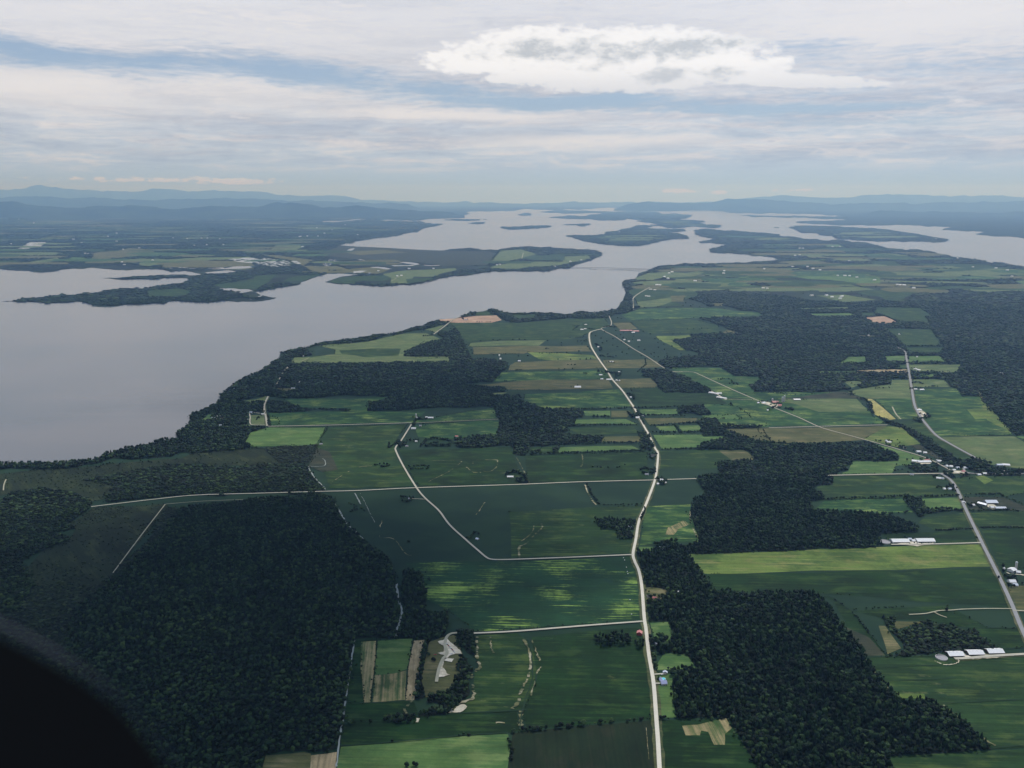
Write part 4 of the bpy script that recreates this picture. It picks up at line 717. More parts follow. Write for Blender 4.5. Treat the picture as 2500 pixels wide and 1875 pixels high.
wood("trees shading the village crossroads on the right", "h:1240,1440 1300,1435 1480,1452 1490,1500 1320,1505 1240,1462|h:1055,1225 1150,1230 1155,1270 1060,1282|h:1530,1500 1600,1500 1625,1555 1570,1560 1530,1540|h:1250,1350 1330,1350 1480,1412 1600,1450 1480,1440 1330,1375|h:1680,1512 1752,1515 1750,1555 1680,1552|h:1280,1042 1370,1040 1380,1085 1290,1080|l:1730,790 1830,785 1830,850 1740,840", 10.5, thin=.1)
wood("block of trees between hedged fields left of the paved right road", "l:1190,722 1250,740 1340,760 1400,852 1700,852 1700,868 1370,880 1362,912 1322,912 1290,870 1220,800", 11, cut=False)
wood("distant woods around farms behind the bridge landing", "c:1240,703 1310,686 1400,685 1490,671 1750,671 1900,665 2000,665 2090,651 2212,655 2212,720 1950,720 1800,730 1500,720 1300,735 1180,728|c:965,834 1000,812 1090,806 1200,810 1260,850 1100,870 1040,900 980,870|c:945,1032 975,985 995,935 1000,890 1050,930 1058,1000 1050,1037|c:1100,790 1190,740 1330,750 1420,770 1300,800|c:1550,790 1720,760 1900,790 1740,830 1620,830|c:1450,900 1900,860 2212,800 2212,1037 1700,1037 1500,960", 12, 14)
wood("far wooded farmland stretching to the right arm of the lake", "d:-20,650 145,634 60,608 -300,580 -430,575 -440,545 -300,505 -520,495 -530,480 -380,462 -560,425 -560,385 60,414 150,437 400,463 700,474 960,514 1150,549 1430,569 1620,614 1900,659 2212,696 2500,740 2500,800 1500,780 1000,720 900,690 500,700 0,760", 12, 16)
wood("wooded spit reaching into the brown bay", "a:40,990 100,986 280,962 400,947 600,940 760,922 900,897 1000,884 1180,882 1300,864 1400,852 1550,830 1600,810 1590,796 1700,765 2000,740 b:0,745 300,720 620,700 800,720 600,752 500,788 300,750 190,760 0,780 a:1800,860 1900,900 2120,960 b:130,955 60,970 a:1900,980 1500,980 1220,1010 900,1030 780,1020 650,985 250,990|a:960,795 1060,790 1180,776 1300,772 1500,768 1600,775 1450,788 1180,798|b:10,905 200,872 390,842 250,830 100,850", 13, 12)
wood("tree covered low point behind the bridge", "b:700,842 850,852 1000,860 1200,852 1330,847 1450,822 1560,792 1700,772 1900,752 2000,737 2140,732 c:100,735 200,735 370,728 420,712 520,708 560,682 700,642 790,602 790,577 750,564 600,552 450,542 280,537 200,524 100,530 0,539 b:2060,554 2020,600 1980,700 1560,770 1450,810 1300,838 1150,835 850,825 720,820|b:860,770 940,755 1100,760 1160,790 1080,818 880,812", 12, 14)
wood("flat marshy woods of the far left delta", "b:0,500 90,490 300,480 720,515 900,533 1100,548 1600,560 2050,556 1980,690 1600,685 1400,650 1100,650 850,640 700,600 500,580 0,560|b:0,560 500,580 800,700 850,725 600,735 0,740|a:0,712 600,712 1290,716 1600,735 2212,640 2212,560 1600,560 1200,640 700,640 0,690", 8, 18, thin=.5)
wood("hazy forest and farm country on the far left shore", "a:-300,716 1290,717 2212,620 b:720,512 920,470 1300,410 1600,335 1230,308 530,317 1000,294 1650,272 1800,250 1800,225 0,200 a:2212,200 -300,180", 13, 20, thin=.1, floor=False)
for i_, l_ in (('island', 'largest wooded island in the middle of the lake'), ('island.001', 'long low wooded island far down the lake'), ('island.002', 'branching wooded island beyond the largest island'), ('island.003', 'narrow wooded island left of the largest island'),
               ('island.004', 'small flat islet above the largest island'), ('island.005', 'tiny far islet in the left of the lake'), ('island.006', 'thin strip of island near the far left shore'), ('island.007', 'round islet near the far left shore'), ('island.008', 'long wooded island in the right arm of the lake')):
    P = ISLP[i_]; W = np.array(to_world(P)); X, Y, s = woods_points([W], 20)
    n = len(X); ww = s*rng.uniform(1.2, 1.8, n)
    scatter_obj('island_woods', np.stack([X, Y, np.full(n, 1.4)], 1), np.stack([ww, ww, rng.uniform(11, 20, n)], 1), rng.integers(0, 6, n), label=l_, cat='island woods')
# scattered field trees further off: one mass
X, Y, s = woods_points([mainA], 60, .016, True, .012); m_ = (Y > 5200) & (rng.random(len(X)) < .55); X, Y, s = X[m_], Y[m_], s[m_]; n = len(X)
ww = rng.uniform(9, 15, n) + s*.06
scatter_obj('field_trees', np.stack([X, Y, np.full(n, 1.4)], 1), np.stack([ww, ww, rng.uniform(8, 14, n)], 1), rng.integers(0, 6, n), label='countless small trees dotted over the distant farmland', cat='trees')
X, Y, s = woods_points([np.array(to_world(pts(FIELDS[[i for i, f_ in enumerate(FIELDS) if f_[1] == 'marsh'][0]][0]))), np.array(to_world(pts(FIELDS[[i for i, f_ in enumerate(FIELDS) if f_[1] == 'marsh'][1]][0])))], 11, .005, False)
m_ = rng.random(len(X)) < .25 + .75*((np.sin(X/140 + np.sin(Y/90)) + np.sin(Y/75.0)) > .1); X, Y = X[m_], Y[m_]; n = len(X); ww = rng.uniform(5, 12, n)
scatter_obj('marsh_shrubs', np.stack([X, Y, np.full(n, 1.4)], 1), np.stack([ww, ww, rng.uniform(2, 5, n)], 1), rng.integers(0, 4, n), label='low shrubs sprinkled over the olive marsh at left', cat='shrubs', ng=GS)

# ------------------------------------------------------------------ single trees and hedgerow trees
TM = []
for k in range(5):
    cm_ = crown_mesh('crown', 500+k, lumps=8, sub=2, leaves=70, trunk=False); cm_.materials.append(M['leaf'] if k < 4 else M['leafdark'])
    TM.append((cm_, trunk_mesh('trunk', 600+k)))
proto = []
def tree_thing(x, y, h, wd, label, group=None, k=None):
    k = random.randrange(5) if k is None else k
    r_ = bpy.data.objects.new('tree', None); C.objects.link(r_); r_.location = (x, y, 1.4); r_.rotation_euler = (0, 0, random.uniform(0, 6.28)); r_.scale = (wd, wd, h)
    r_.empty_display_size = .1
    for nm, me in (('crown', TM[k][0]), ('trunk', TM[k][1])):
        c = bpy.data.objects.new(nm, me); C.objects.link(c); c.parent = r_
    tag(r_, label, 'tree', group); return r_
NT_IND = [0]
HEDGE = [  # points, spacing, height, width, thin, label, group, individual?
 ("o:20,1362 60,1358 200,1342", 9, 9, 9, .25, "hedgerow tree near the bare sandy patch at the left of the bottom row", "hedgerow left end between the dark bottom fields", 1),
 ("o:200,1345 340,1335", 8, 11, 11, .0, "bushy tree in the thick dark clump of the bottom hedgerow", "thick clump of the bottom hedgerow", 1),
 ("o:385,1325 460,1318 530,1316 660,1305", 11, 11, 11, .2, "round tree in the middle run of the bottom hedgerow", "middle run of the bottom hedgerow", 1),
 ("o:740,1298 800,1292 850,1284 910,1280", 11, 9, 9, .2, "small tree toward the road end of the bottom hedgerow", "road side run of the bottom hedgerow", 1),
 ("o:1000,1276 1040,1270 1120,1266 1200,1256", 18, 8, 8, .3, "isolated small tree in the bottom hedgerow close to the gravel road", "last trees of the bottom hedgerow by the road", 1),
 ("o:0,1420 30,1500 40,1650", 9, 8, 8, .2, "shrubby tree on the ditch between the bright hay field and the brown crop", "ditch side trees beside the bright hay field", 1),
 ("n:790,1290 850,1297", 9, 9, 10, 0, "tree of the small clump at the corner by the pale ditch", "corner clump by the pale ditch", 1), ("n:950,1284 1000,1286", 12, 8, 8, 0, "tree of the pair on the field boundary left of the dark windbreak", "pair left of the windbreak", 1),
 ("n:1130,1442 1190,1440", 12, 5, 6, 0, "small bush on the edge of the bright hay field", "bushes on the hay field edge", 1), ("n:1715,1392 1820,1386", 8, 5, 7, 0, "low bush in the row above the bright hay field", "bush row above the hay field", 1), ("n:1280,1648 1320,1655 1390,1645", 9, 9, 10, 0, "tree of the clump cut by the bottom edge of the photo", "bottom edge clump", 1),
 ("n:1450,700 1520,760 1480,790", 10, 8, 8, .2, "small tree beside the olive yard field west of the sand", "trees west of the sand yard", 1),
 ("k:660,630 690,670 700,720 720,740 745,770 765,800 780,808", 8, 8, 9, .1, "bushy tree of the dark ditch hedge running down from the cross road", "ditch hedge below the cross road", 1),
 ("k:790,808 880,810 990,806 1060,806 1140,800", 9, 5, 7, .15, "low bush in the flat hedge west of the main road", "flat hedge west of the main road", 1),
 ("k:1125,925 1165,830 1120,940", 14, 7, 7, 0, "roadside bush on the bend of the main gravel road", "roadside bushes on the bend", 1),
 ("k:655,492 700,492 800,494 930,492 1000,470 1030,480", 15, 8, 9, .2, "tree of the broken hedge north of the cross road", "broken hedge north of the cross road", 1),
 ("k:1110,520 1150,500 1200,515 1240,505 1230,545 1140,545 1120,540", 9, 11, 12, .0, "garden tree around the farmhouse northwest of the crossroads", "garden trees by the northwest farmhouse", 1),
 ("k:1250,600 1285,595 1330,605 1310,640 1265,625", 9, 12, 14, 0, "big shade tree around the white farmhouse at the crossroads", "shade trees at the crossroads farm", 1),
 ("k:1200,380 1200,415 1230,425 1250,400", 8, 8, 9, 0, "yard tree framing the small house beside the road", "yard trees framing the small house", 1),
 ("k:1230,1148 1290,1140 1370,1120 1420,1128", 9, 13, 12, .0, "tall tree behind the white roofed house by the forest edge", "trees behind the white roofed house", 1),
 ("j:1010,480 1050,470 1100,462 1150,480 1060,492 1120,490", 11, 9, 10, .1, "tree of the small dark clump left of the diagonal road", "small clump left of the diagonal road", 1),
 ("j:1300,490 1340,485 1400,480 1470,478 1470,505 1380,505 1310,508", 9, 9, 10, .0, "tree of the oblong grove right of the diagonal road", "oblong grove right of the diagonal road", 1),
 ("j:1240,745 1290,750 1325,755 1320,785 1245,780", 8, 9, 10, 0, "tree of the grove at the end of the short farm lane", "grove at the end of the farm lane", 1),
 ("j:1780,1085 1820,1095 1850,1060 1870,1040 1905,1060", 10, 8, 9, 0, "yard tree around the grey house beside the diagonal road", "yard trees by the grey house", 1),
 ("j:1305,1105 1310,1135", 8, 8, 9, 0, "lone bush standing in the dark field west of the diagonal road", "lone bushes in the dark field", 1), ("j:1140,285 1140,330 1230,270 1240,330", 8, 9, 9, 0, "tree beside the road bend house", "road bend house trees", 1),
 ("j:690,745 700,762", 9, 5, 6, 0, "small shrub near the start of the pale stream", "shrubs near the pale stream", 1), ("j:790,800 830,810 870,820 810,870 910,830 930,870", 12, 6, 8, .2, "shrub in the rough patch between stream and ditch", "shrubs between stream and ditch", 1),
 ("l:1100,480 1130,470 1250,480 1200,505 1105,520", 18, 7, 8, .2, "orchard tree in the paddock left of the village", "paddock trees left of the village", 1),
 ("l:1580,650 1610,640 1610,690 1640,700", 9, 8, 9, 0, "tree shading the two houses below the village", "trees by the houses below the village", 1), ("l:1810,1080 1815,1095", 9, 5, 6, 0, "lone bush beside the paved road", "lone bushes beside the paved road", 1),
 ("l:2030,1360 2050,1395 2060,1420 2100,1440 2130,1420 2140,1440 2080,1480 2070,1500 2150,1510", 9, 9, 10, .1, "farmyard tree beside the paved road at the right edge", "farmyard trees at the right edge", 1),
 ("l:1740,800 1760,830 1800,800 1830,830 1860,850", 10, 8, 9, .1, "tree by the silver roofed dairy barns", "trees by the dairy barns", 1),
 ("p:770,376 795,376 840,450 860,470 895,520", 10, 5, 7, .1, "bush along the field ditch above the three poultry barns", "ditch bushes above the poultry barns", 1), ("p:1550,325 1560,345", 7, 8, 10, 0, "round tree at the fork of the field track", "round trees at the track fork", 1),
 ("o:1290,1240 1300,1270 1345,1245", 11, 8, 9, 0, "tree at the bottom corner of the long roadside lawn", "lawn corner trees", 1), ("o:1270,915 1275,925", 5, 8, 8, 0, "tree in front of the blue grey house", "trees in front of the blue grey house", 1), ("o:1245,810 1250,850 1200,560 1210,600 1225,700 1235,760", 9, 9, 9, 0, "roadside tree between the gravel road and the small meadows", "roadside trees by the meadows", 1), ("o:1240,620 1290,565 1300,600 1320,640 1280,690 1240,700 1210,640 1260,660 1330,590 1290,720", 12, 12, 13, 0, "garden tree hiding the shaded house east of the road", "garden trees around the shaded house", 1),
 ("o:1370,880 1400,870 1440,880 1390,890", 8, 11, 12, 0, "forest edge tree next to the metal shed", "forest edge trees next to the metal shed", 1), ("o:1180,205 1200,230 1290,215 1320,250 1200,260", 9, 9, 9, 0, "tree around the red roofed forest houses", "trees around the red roofed houses", 1),
 ("l:520,765 700,755 860,750 1000,750 1190,735", 12, 7, 10, .05, "", "", 0), ("l:1340,740 1500,735 1660,728", 10, 6, 9, .1, "", "", 0), ("l:1470,1025 1600,1018 1780,1010", 8, 5, 8, 0, "", "", 0), ("l:1840,1002 2000,998 2212,998", 8, 5, 8, .05, "", "", 0), ("l:1790,722 1900,722 2000,715 2040,738", 9, 6, 9, .1, "", "", 0), ("l:2060,742 2140,775 2212,812", 10, 5, 8, .2, "", "", 0), ("l:1750,862 1900,856 2060,850 2170,862", 9, 6, 9, .1, "", "", 0), ("p:770,330 900,322 1100,310 1250,300", 9, 4, 6, .2, "", "", 0), ("l:1040,885 1140,885 1230,870 1235,850", 14, 6, 9, .3, "", "", 0),
 ("f:1220,1355 1400,1345 1660,1340", 10, 9, 12, .05, "", "", 0), ("f:1670,1338 1900,1328 2200,1320", 10, 8, 11, .05, "", "", 0), ("f:1540,1112 1700,1110 1900,1105 2030,1104", 11, 8, 11, .1, "", "", 0), ("f:1670,970 1900,965", 12, 8, 12, .05, "", "", 0), ("f:1960,962 2212,958", 13, 8, 11, .2, "", "", 0), ("f:1750,1032 1900,1034", 11, 9, 13, .05, "", "", 0), ("f:1480,1268 1700,1262 1900,1256 2130,1256", 11, 9, 12, .1, "", "", 0), ("f:2030,1104 2140,1100", 18, 6, 9, .2, "", "", 0),
 ("g:660,1168 870,1168 1100,1160", 11, 8, 11, .1, "", "", 0), ("g:740,1310 900,1308 1040,1303", 11, 8, 11, .1, "", "", 0), ("g:480,1015 700,1022 960,1026", 12, 8, 11, .15, "", "", 0), ("g:640,1110 900,1095 1050,1078", 12, 8, 11, .1, "", "", 0), ("g:1090,1190 1240,1190", 10, 8, 12, 0, "", "", 0), ("g:510,962 880,948", 12, 7, 10, .1, "", "", 0), ("g:850,1100 910,1170", 9, 8, 10, .1, "", "", 0), ("g:540,990 560,1030 600,1100", 10, 9, 12, .1, "", "", 0),
 ("g:560,1180 590,1230 650,1250 670,1290 600,1210 640,1200 620,1260", 9, 11, 14, 0, "", "", 0), ("g:460,1000 500,1040 560,1020 600,1030 520,1010", 9, 10, 13, 0, "", "", 0), ("g:200,650 250,660 330,665 400,670 350,700 380,680 260,650", 10, 10, 13, .1, "", "", 0), ("g:450,840 480,850 510,860 510,890", 10, 10, 13, 0, "", "", 0), ("g:180,420 210,430 235,460 220,480", 10, 10, 13, 0, "", "", 0), ("g:220,520 280,525 340,530", 11, 9, 12, .1, "", "", 0), ("g:120,395 50,395", 12, 9, 13, 0, "", "", 0),
 ("g:250,570 300,575 360,580 410,590", 26, 8, 10, .2, "", "", 0), ("f:1440,548 1600,550 1650,548 1750,545", 30, 8, 10, .3, "", "", 0), ("f:1300,497 1500,494", 22, 6, 9, .3, "", "", 0), ("f:1350,460 1385,460", 12, 8, 10, 0, "", "", 0), ("f:1430,635 1600,628", 26, 7, 9, .3, "", "", 0), ("f:1540,595 1620,595", 16, 8, 10, .1, "", "", 0), ("f:1100,640 1155,640", 12, 6, 9, .1, "", "", 0), ("f:1000,732 1140,730", 22, 6, 10, .2, "", "", 0), ("f:1670,670 1710,670", 11, 8, 11, 0, "", "", 0), ("g:130,290 180,295", 12, 8, 12, 0, "", "", 0), ("g:250,275 300,270 370,280", 12, 9, 13, .1, "", "", 0), ("g:560,320 400,300", 30, 6, 9, .5, "", "", 0),
 ("g:870,295 1005,295 1100,290 1160,295", 40, 9, 11, .4, "", "", 0), ("g:640,530 780,530 880,535", 30, 8, 11, .3, "", "", 0), ("g:605,540 610,590 540,655", 14, 6, 9, .1, "", "", 0), ("g:1195,720 1300,710 1340,740 1390,760 1300,755", 18, 8, 11, .2, "", "", 0), ("g:1640,975 1700,950 1780,960 1860,985 1830,960", 12, 9, 13, .1, "", "", 0), ("g:1680,900 1760,930 1660,930", 20, 8, 11, .2, "", "", 0), ("g:1775,1250 1790,1260", 8, 9, 14, 0, "", "", 0), ("g:1320,925 1340,935", 8, 9, 14, 0, "", "", 0),
 ("h:1190,438 1500,438", 16, 10, 15, .03, "", "", 0), ("h:1230,500 1310,515 1420,505 1490,500", 15, 10, 15, .1, "", "", 0), ("h:1140,576 1550,576", 15, 7, 12, .1, "", "", 0), ("h:1380,778 1490,778", 15, 6, 12, .1, "", "", 0), ("h:1270,750 1310,740 1350,755", 12, 8, 13, 0, "", "", 0), ("h:1290,790 1330,790 1350,795", 12, 8, 13, 0, "", "", 0), ("h:1250,640 1340,690 1460,665", 14, 8, 13, .1, "", "", 0), ("h:1370,1020 1420,1035 1340,1050", 11, 9, 13, 0, "", "", 0),
 ("h:950,1245 1020,1240", 16, 8, 12, .2, "", "", 0), ("h:1150,1288 1220,1300", 10, 9, 13, 0, "", "", 0), ("f:230,1095 240,1110 260,1060 290,1050 320,1060 360,1050", 8, 9, 11, 0, "", "", 0), ("f:110,1240 130,1290 150,1260 180,1270 110,1270", 8, 10, 12, 0, "", "", 0), ("f:180,1240 230,1230 280,1245", 14, 8, 10, .1, "", "", 0), ("f:300,1285 350,1230 400,1220 480,1225 560,1240 540,1280 420,1280 340,1282 450,1250", 8, 10, 11, .0, "", "", 0), ("f:1010,1530 1050,1510 1110,1500 1160,1520 1190,1560 1200,1590 1150,1590 1110,1570 1160,1560", 7, 10, 12, 0, "", "", 0),
 ("f:320,352 400,345", 10, 9, 13, 0, "", "", 0), ("f:650,205 665,205", 10, 9, 13, 0, "", "", 0), ("f:770,230 900,235 980,232", 25, 7, 11, .2, "", "", 0), ("f:1580,270 1640,262 1580,300", 20, 7, 11, .2, "", "", 0), ("e:1385,1115 1370,1150 1330,1210", 9, 4, 5, .2, "", "", 0), ("e:720,1010 850,990 780,1060 810,1040", 16, 7, 9, .3, "", "", 0), ("f:1600,360 1700,362 1560,365", 20, 6, 10, .2, "", "", 0)]
RX, RY, RS = [], [], []
for s, sp, h, wd, thin, lab, grp, ind in HEDGE:
    W = to_world(pts(s)); first = True
    for a, b in zip(W[:-1], W[1:]):
        L = math.hypot(b[0]-a[0], b[1]-a[1]); n = max(1, round(L/sp*(1 if ind else 1.35)))
        for i in range(n):
            if random.random() < thin: continue
            t = (i + random.uniform(.2, .8))/n; x = a[0]+(b[0]-a[0])*t + random.uniform(-.25, .25)*sp; y = a[1]+(b[1]-a[1])*t + random.uniform(-.3, .3)*sp
            hh, ww = h*random.uniform(.7, 1.25), wd*random.uniform(.75, 1.3)
            if ind and NT_IND[0] < 295: tree_thing(x, y, hh, ww, lab, grp); NT_IND[0] += 1
            else: RX.append((x, y, 1.4)); RS.append((ww*1.15, ww*1.15, hh*1.2))
def near_road(x, y):
    for Wd, r_ in ROADW:
        if Wd[:,0].min()-30 > x or Wd[:,0].max()+30 < x or Wd[:,1].min()-30 > y or Wd[:,1].max()+30 < y: continue
        a = Wd[:-1]; d = Wd[1:]-a; t = np.clip(((x-a[:,0])*d[:,0] + (y-a[:,1])*d[:,1])/((d**2).sum(1)+1e-6), 0, 1)
        if np.hypot(x-a[:,0]-t*d[:,0], y-a[:,1]-t*d[:,1]).min() < r_ + 3: return True
    return False
EX, ES = [], []
for k, (s_, m_, cut) in enumerate(FIELDS):
    if not cut: continue
    W = FW[k][0]; ph = random.uniform(0, 6); run = 0
    for a, b in zip(W, W[1:] + W[:1]):
        L = math.hypot(b[0]-a[0], b[1]-a[1]); dist = math.hypot(*a)
        if dist > 9500: continue
        for i in range(int(L/7)):
            run += 1; t = i*7/L; g_ = math.sin(run*.055 + ph) + math.sin(run*.019 + ph*2.3)
            if g_ < .45 or random.random() < .35: continue
            x, y = a[0]+(b[0]-a[0])*t + random.gauss(0, 1.8), a[1]+(b[1]-a[1])*t + random.gauss(0, 1.8)
            if near_road(x, y): continue
            q = random.uniform(2.5, 6.5) + dist*.0003; EX.append((x, y, 1.4)); ES.append((q, q, q*random.uniform(.45, 1.0)))
scatter_obj('boundary_bushes', np.array(EX), np.array(ES), rng.integers(0, 4, len(EX)), label='bushes and weeds growing along the field boundaries', cat='bushes', ng=GS)
n = len(RX); scatter_obj('hedgerow_trees', np.array(RX), np.array(RS), rng.integers(0, 7, n), label='hedgerow trees lining the many small fields further back', cat='trees')

# ------------------------------------------------------------------ buildings
def bmat(name, c, rough=.55, c2=None): return plainmat(name, c, rough, c2, .15, .4)
M['rw'] = bmat('roof_white_metal', (226,227,226)); M['rg'] = bmat('roof_grey_shingle', (150,152,162), .8); M['rb'] = bmat('roof_bluegrey_shingle', (158,164,196), .8); M['rd'] = bmat('roof_dark_shingle', (84,82,84), .85)
M['rr'] = bmat('roof_red_metal', (168,98,92)); M['rp'] = bmat('roof_faded_red', (206,138,134), .8); M['rs'] = bmat('roof_silver_metal', (205,212,222), .4)
M['ww'] = bmat('wall_white', (232,230,222), .8); M['wr'] = bmat('wall_red', (140,58,50), .8); M['wg'] = bmat('wall_grey', (150,148,142), .8); M['wb'] = bmat('wall_brown', (110,88,70), .8); M['glass'] = bmat('window_glass', (40,48,56), .15); M['conc'] = bmat('concrete', (190,188,182), .85); M['dome'] = bmat('silo_dome', (214,218,222), .4); M['pool'] = bmat('pool_water', (110,215,225), .1); M['slurry'] = bmat('slurry', (110,108,112), .5, (150,148,152)); M['black'] = bmat('black_rubber', (12,12,14), .8)
def box_mesh(x0, x1, y0, y1, z0, z1):
    return [(x, y, z) for x in (x0, x1) for y in (y0, y1) for z in (z0, z1)], [(0,1,3,2), (4,6,7,5), (0,4,5,1), (2,3,7,6), (0,2,6,4), (1,5,7,3)]
def join(parts):
    vs, fs = [], []
    for v_, f_ in parts: b = len(vs); vs += v_; fs += [tuple(i+b for i in q) for q in f_]
    return vs, fs
def gable(L, Wd, hw, hr):
    """walls with gable ends, ridge along X"""
    a, b = L/2, Wd/2
    vs = [(-a,-b,0), (a,-b,0), (a,b,0), (-a,b,0), (-a,-b,hw), (a,-b,hw), (a,b,hw), (-a,b,hw), (-a,0,hw+hr), (a,0,hw+hr)]
    return vs, [(0,1,5,4), (1,2,6,9,5), (2,3,7,6), (3,0,4,8,7), (4,5,9,8), (6,7,8,9)]
def roofm(L, Wd, hw, hr, ov=.6, th=.25):
    a, b = L/2+ov, Wd/2+ov; k = hr/(Wd/2); e = hw - ov*k; t = .06
    vs = []
    for dz in (t, t+th): vs += [(-a,-b,e+dz), (a,-b,e+dz), (a,0,hw+hr+dz), (-a,0,hw+hr+dz), (a,b,e+dz), (-a,b,e+dz)]
    return vs, [(3,2,1,0), (5,4,2,3), (6,7,8,9), (9,8,10,11), (0,1,7,6), (1,2,8,7), (2,4,10,8), (4,5,11,10), (5,3,9,11), (3,0,6,9)]
def root(name, x, y, rot, label, cat, group=None):
    r_ = bpy.data.objects.new(name, None); C.objects.link(r_); r_.location = (x, y, 1.5); r_.rotation_euler = (0, 0, R(rot)); tag(r_, label, cat, group); return r_
YX, YS = [], []
def building(t, x, y, lpx, W_, h=None, rot=0, roof='rw', wall='ww', label='', cat='house', name='house', group=None, det=True, flat_=False, wing=False):
    sx, sy = src(t, x, y); gx, gy = ground(sx, sy)
    slant = math.sqrt(gx*gx + gy*gy + H*H); L = lpx/S * slant/F
    h = h or (3.2 if name == 'house' else 4.2); hr = W_*.28 if name != 'barn' or W_ < 14 else W_*.2
    r_ = root(name, gx, gy + W_*.3, rot, label, cat, group)
    vs, fs = gable(L, W_, h, hr); mesh_obj('wall', vs, fs, M[wall], r_)
    rf = mesh_obj('roof', *roofm(L, W_, h, hr), M[roof], r_)
    if wing:
        vs, fs = gable(W_*.75, L*.55, h*.95, hr*.75); vs = [(vy - L*.18, vx + W_*.72, vz) for vx, vy, vz in vs]
        mesh_obj('wing', [(vx, vy, vz) for vx, vy, vz in vs], [tuple(reversed(q)) for q in fs], M[wall], r_)
        v2, f2 = roofm(W_*.9, L*.55, h*.95, hr*.75); mesh_obj('wing_roof', [(vy - L*.18, vx + W_*.72, vz+.02) for vx, vy, vz in v2], [tuple(reversed(q)) for q in f2], M[roof], r_)
    if slant > 2600:
        for q in range(random.choice((2, 3, 4, 6)) if name in ('house', 'cabin') else random.choice((0, 1, 2))):
            a_ = random.uniform(.1, 3.0); rd = L*.5 + random.uniform(7, 22); YX.append((gx + rd*math.cos(a_), gy + W_*.3 + W_*.5 + rd*math.sin(a_)*.8, 1.4)); g_ = random.uniform(7, 12); YS.append((g_, g_, random.uniform(6, 11)))
    if det:
        if name == 'house':
            mesh_obj('chimney', *box_mesh(L*.2, L*.2+.9, .6, 1.5, h+.4, h+hr+1.1), M['wb'], rf)
            mesh_obj('door', *box_mesh(-.6, .6, -W_/2-.05, -W_/2+.02, 0, 2.1), M['wb'], r_)
            for q in (-.33, -.17, .2, .36): mesh_obj('window', *box_mesh(L*q-.7, L*q+.7, -W_/2-.05, -W_/2+.02, 1, 2.3), M['glass'], r_)
            mesh_obj('window', *box_mesh(L/2-.02, L/2+.05, -.8, .8, 1, 2.3), M['glass'], r_)
        else:
            mesh_obj('door', *box_mesh(L/2-.02, L/2+.08, -W_*.16, W_*.16, 0, h*.85), M['wg'], r_)
            mesh_obj('side_opening', *box_mesh(-L*.44, L*.44, -W_/2-.06, -W_/2+.02, 1.2, h*.72), M['glass'], r_)
            if L > 25:
                vv = join([box_mesh(q*L-.5, q*L+.5, -.6, .6, h+hr-.1, h+hr+.9) for q in (-.36, -.12, .12, .36)]); mesh_obj('ridge_vents', *vv, M['rs'], rf)
    return r_
def silo(t, x, y, h, rad, label, group=None):
    gx, gy = ground(*src(t, x, y)); r_ = root('silo', gx, gy, 0, label, 'silo', group)
    n = 16; vs, fs = [], []
    for z in (0, h): vs += [(rad*math.cos(6.2832*i/n), rad*math.sin(6.2832*i/n), z) for i in range(n)]
    fs = [(i, (i+1) % n, (i+1) % n + n, i+n) for i in range(n)] + [tuple(range(n, 2*n))]
    mesh_obj('barrel', vs, fs, M['conc'], r_)
    vs, fs = [], []
    for k in range(4):
        a = k/4*math.pi/2; vs += [((rad+.1)*math.cos(a)*math.cos(6.2832*i/n), (rad+.1)*math.cos(a)*math.sin(6.2832*i/n), h+.02+rad*math.sin(a)) for i in range(n)]
    for k in range(3): fs += [(k*n+i, k*n+(i+1) % n, (k+1)*n+(i+1) % n, (k+1)*n+i) for i in range(n)]
    vs.append((0, 0, h+rad)); fs += [(3*n+i, 3*n+(i+1) % n, 4*n) for i in range(n)]
    mesh_obj('dome', vs, fs, M['dome'], r_, smooth=True); return r_
B = building
B('o',1316,962,44,13,4,8,'rb','ww',"blue grey roofed L shaped house beside the round turquoise pool",'house','house',wing=True)
B('o',1328,874,20,9,4,80,'rs','wg',"small silver roofed shed near the forest edge above the pool",'shed','shed')
B('o',1112,545,36,12,6,75,'rp','wr',"old barn with faded pink roof beside the gravel road",'barn','barn')
B('o',1194,222,34,9,3.2,10,'rd','ww',"dark roofed house in the clearing right of the main road",'house')
B('o',1240,240,34,9,3.2,-20,'rr','ww',"red and white roofed house in the forest clearing",'house')
B('o',1314,218,12,6,2.6,0,'rw','ww',"tiny white shed at the back of the forest clearing",'shed','shed')
B('o',1437,186,12,7,2.6,0,'rw','ww',"white cabin roof peeping out of the forest",'cabin','cabin')
B('o',1247,628,26,10,3.2,70,'rg','ww',"grey house half hidden by garden trees east of the gravel road",'house')
B('k',1300,1183,44,13,3.6,0,'rw','ww',"white roofed house in front of the forest right of the road",'house')
B('k',1032,1004,26,10,3.4,0,'rw','ww',"white house between two dark groves left of the road",'house')
B('k',1297,605,24,12,4,0,'rw','ww',"white farmhouse in the shade trees at the crossroads",'house'); B('k',1326,626,16,9,3,60,'rw','ww',"small white outbuilding right of the crossroads farmhouse",'shed','shed'); B('k',1266,636,16,9,3,0,'rw','ww',"low white shed below the crossroads farmhouse",'shed','shed')
B('k',1172,556,28,9,3.2,0,'rg','ww',"grey roofed farmhouse among trees northwest of the crossroads",'house'); B('k',1224,398,26,12,3.2,0,'rd','ww',"dark roofed house boxed in by yard trees",'house'); B('k',1097,77,34,14,3.4,0,'rw','ww',"white roofed house left of the road in the hedged fields",'house'); B('k',1140,63,20,10,3.4,0,'rw','ww',"white cottage right of the road in the hedged fields",'house')
B('k',20,578,52,11,3.4,0,'rw','ww',"long white building in the grove above the cross road",'building','building')
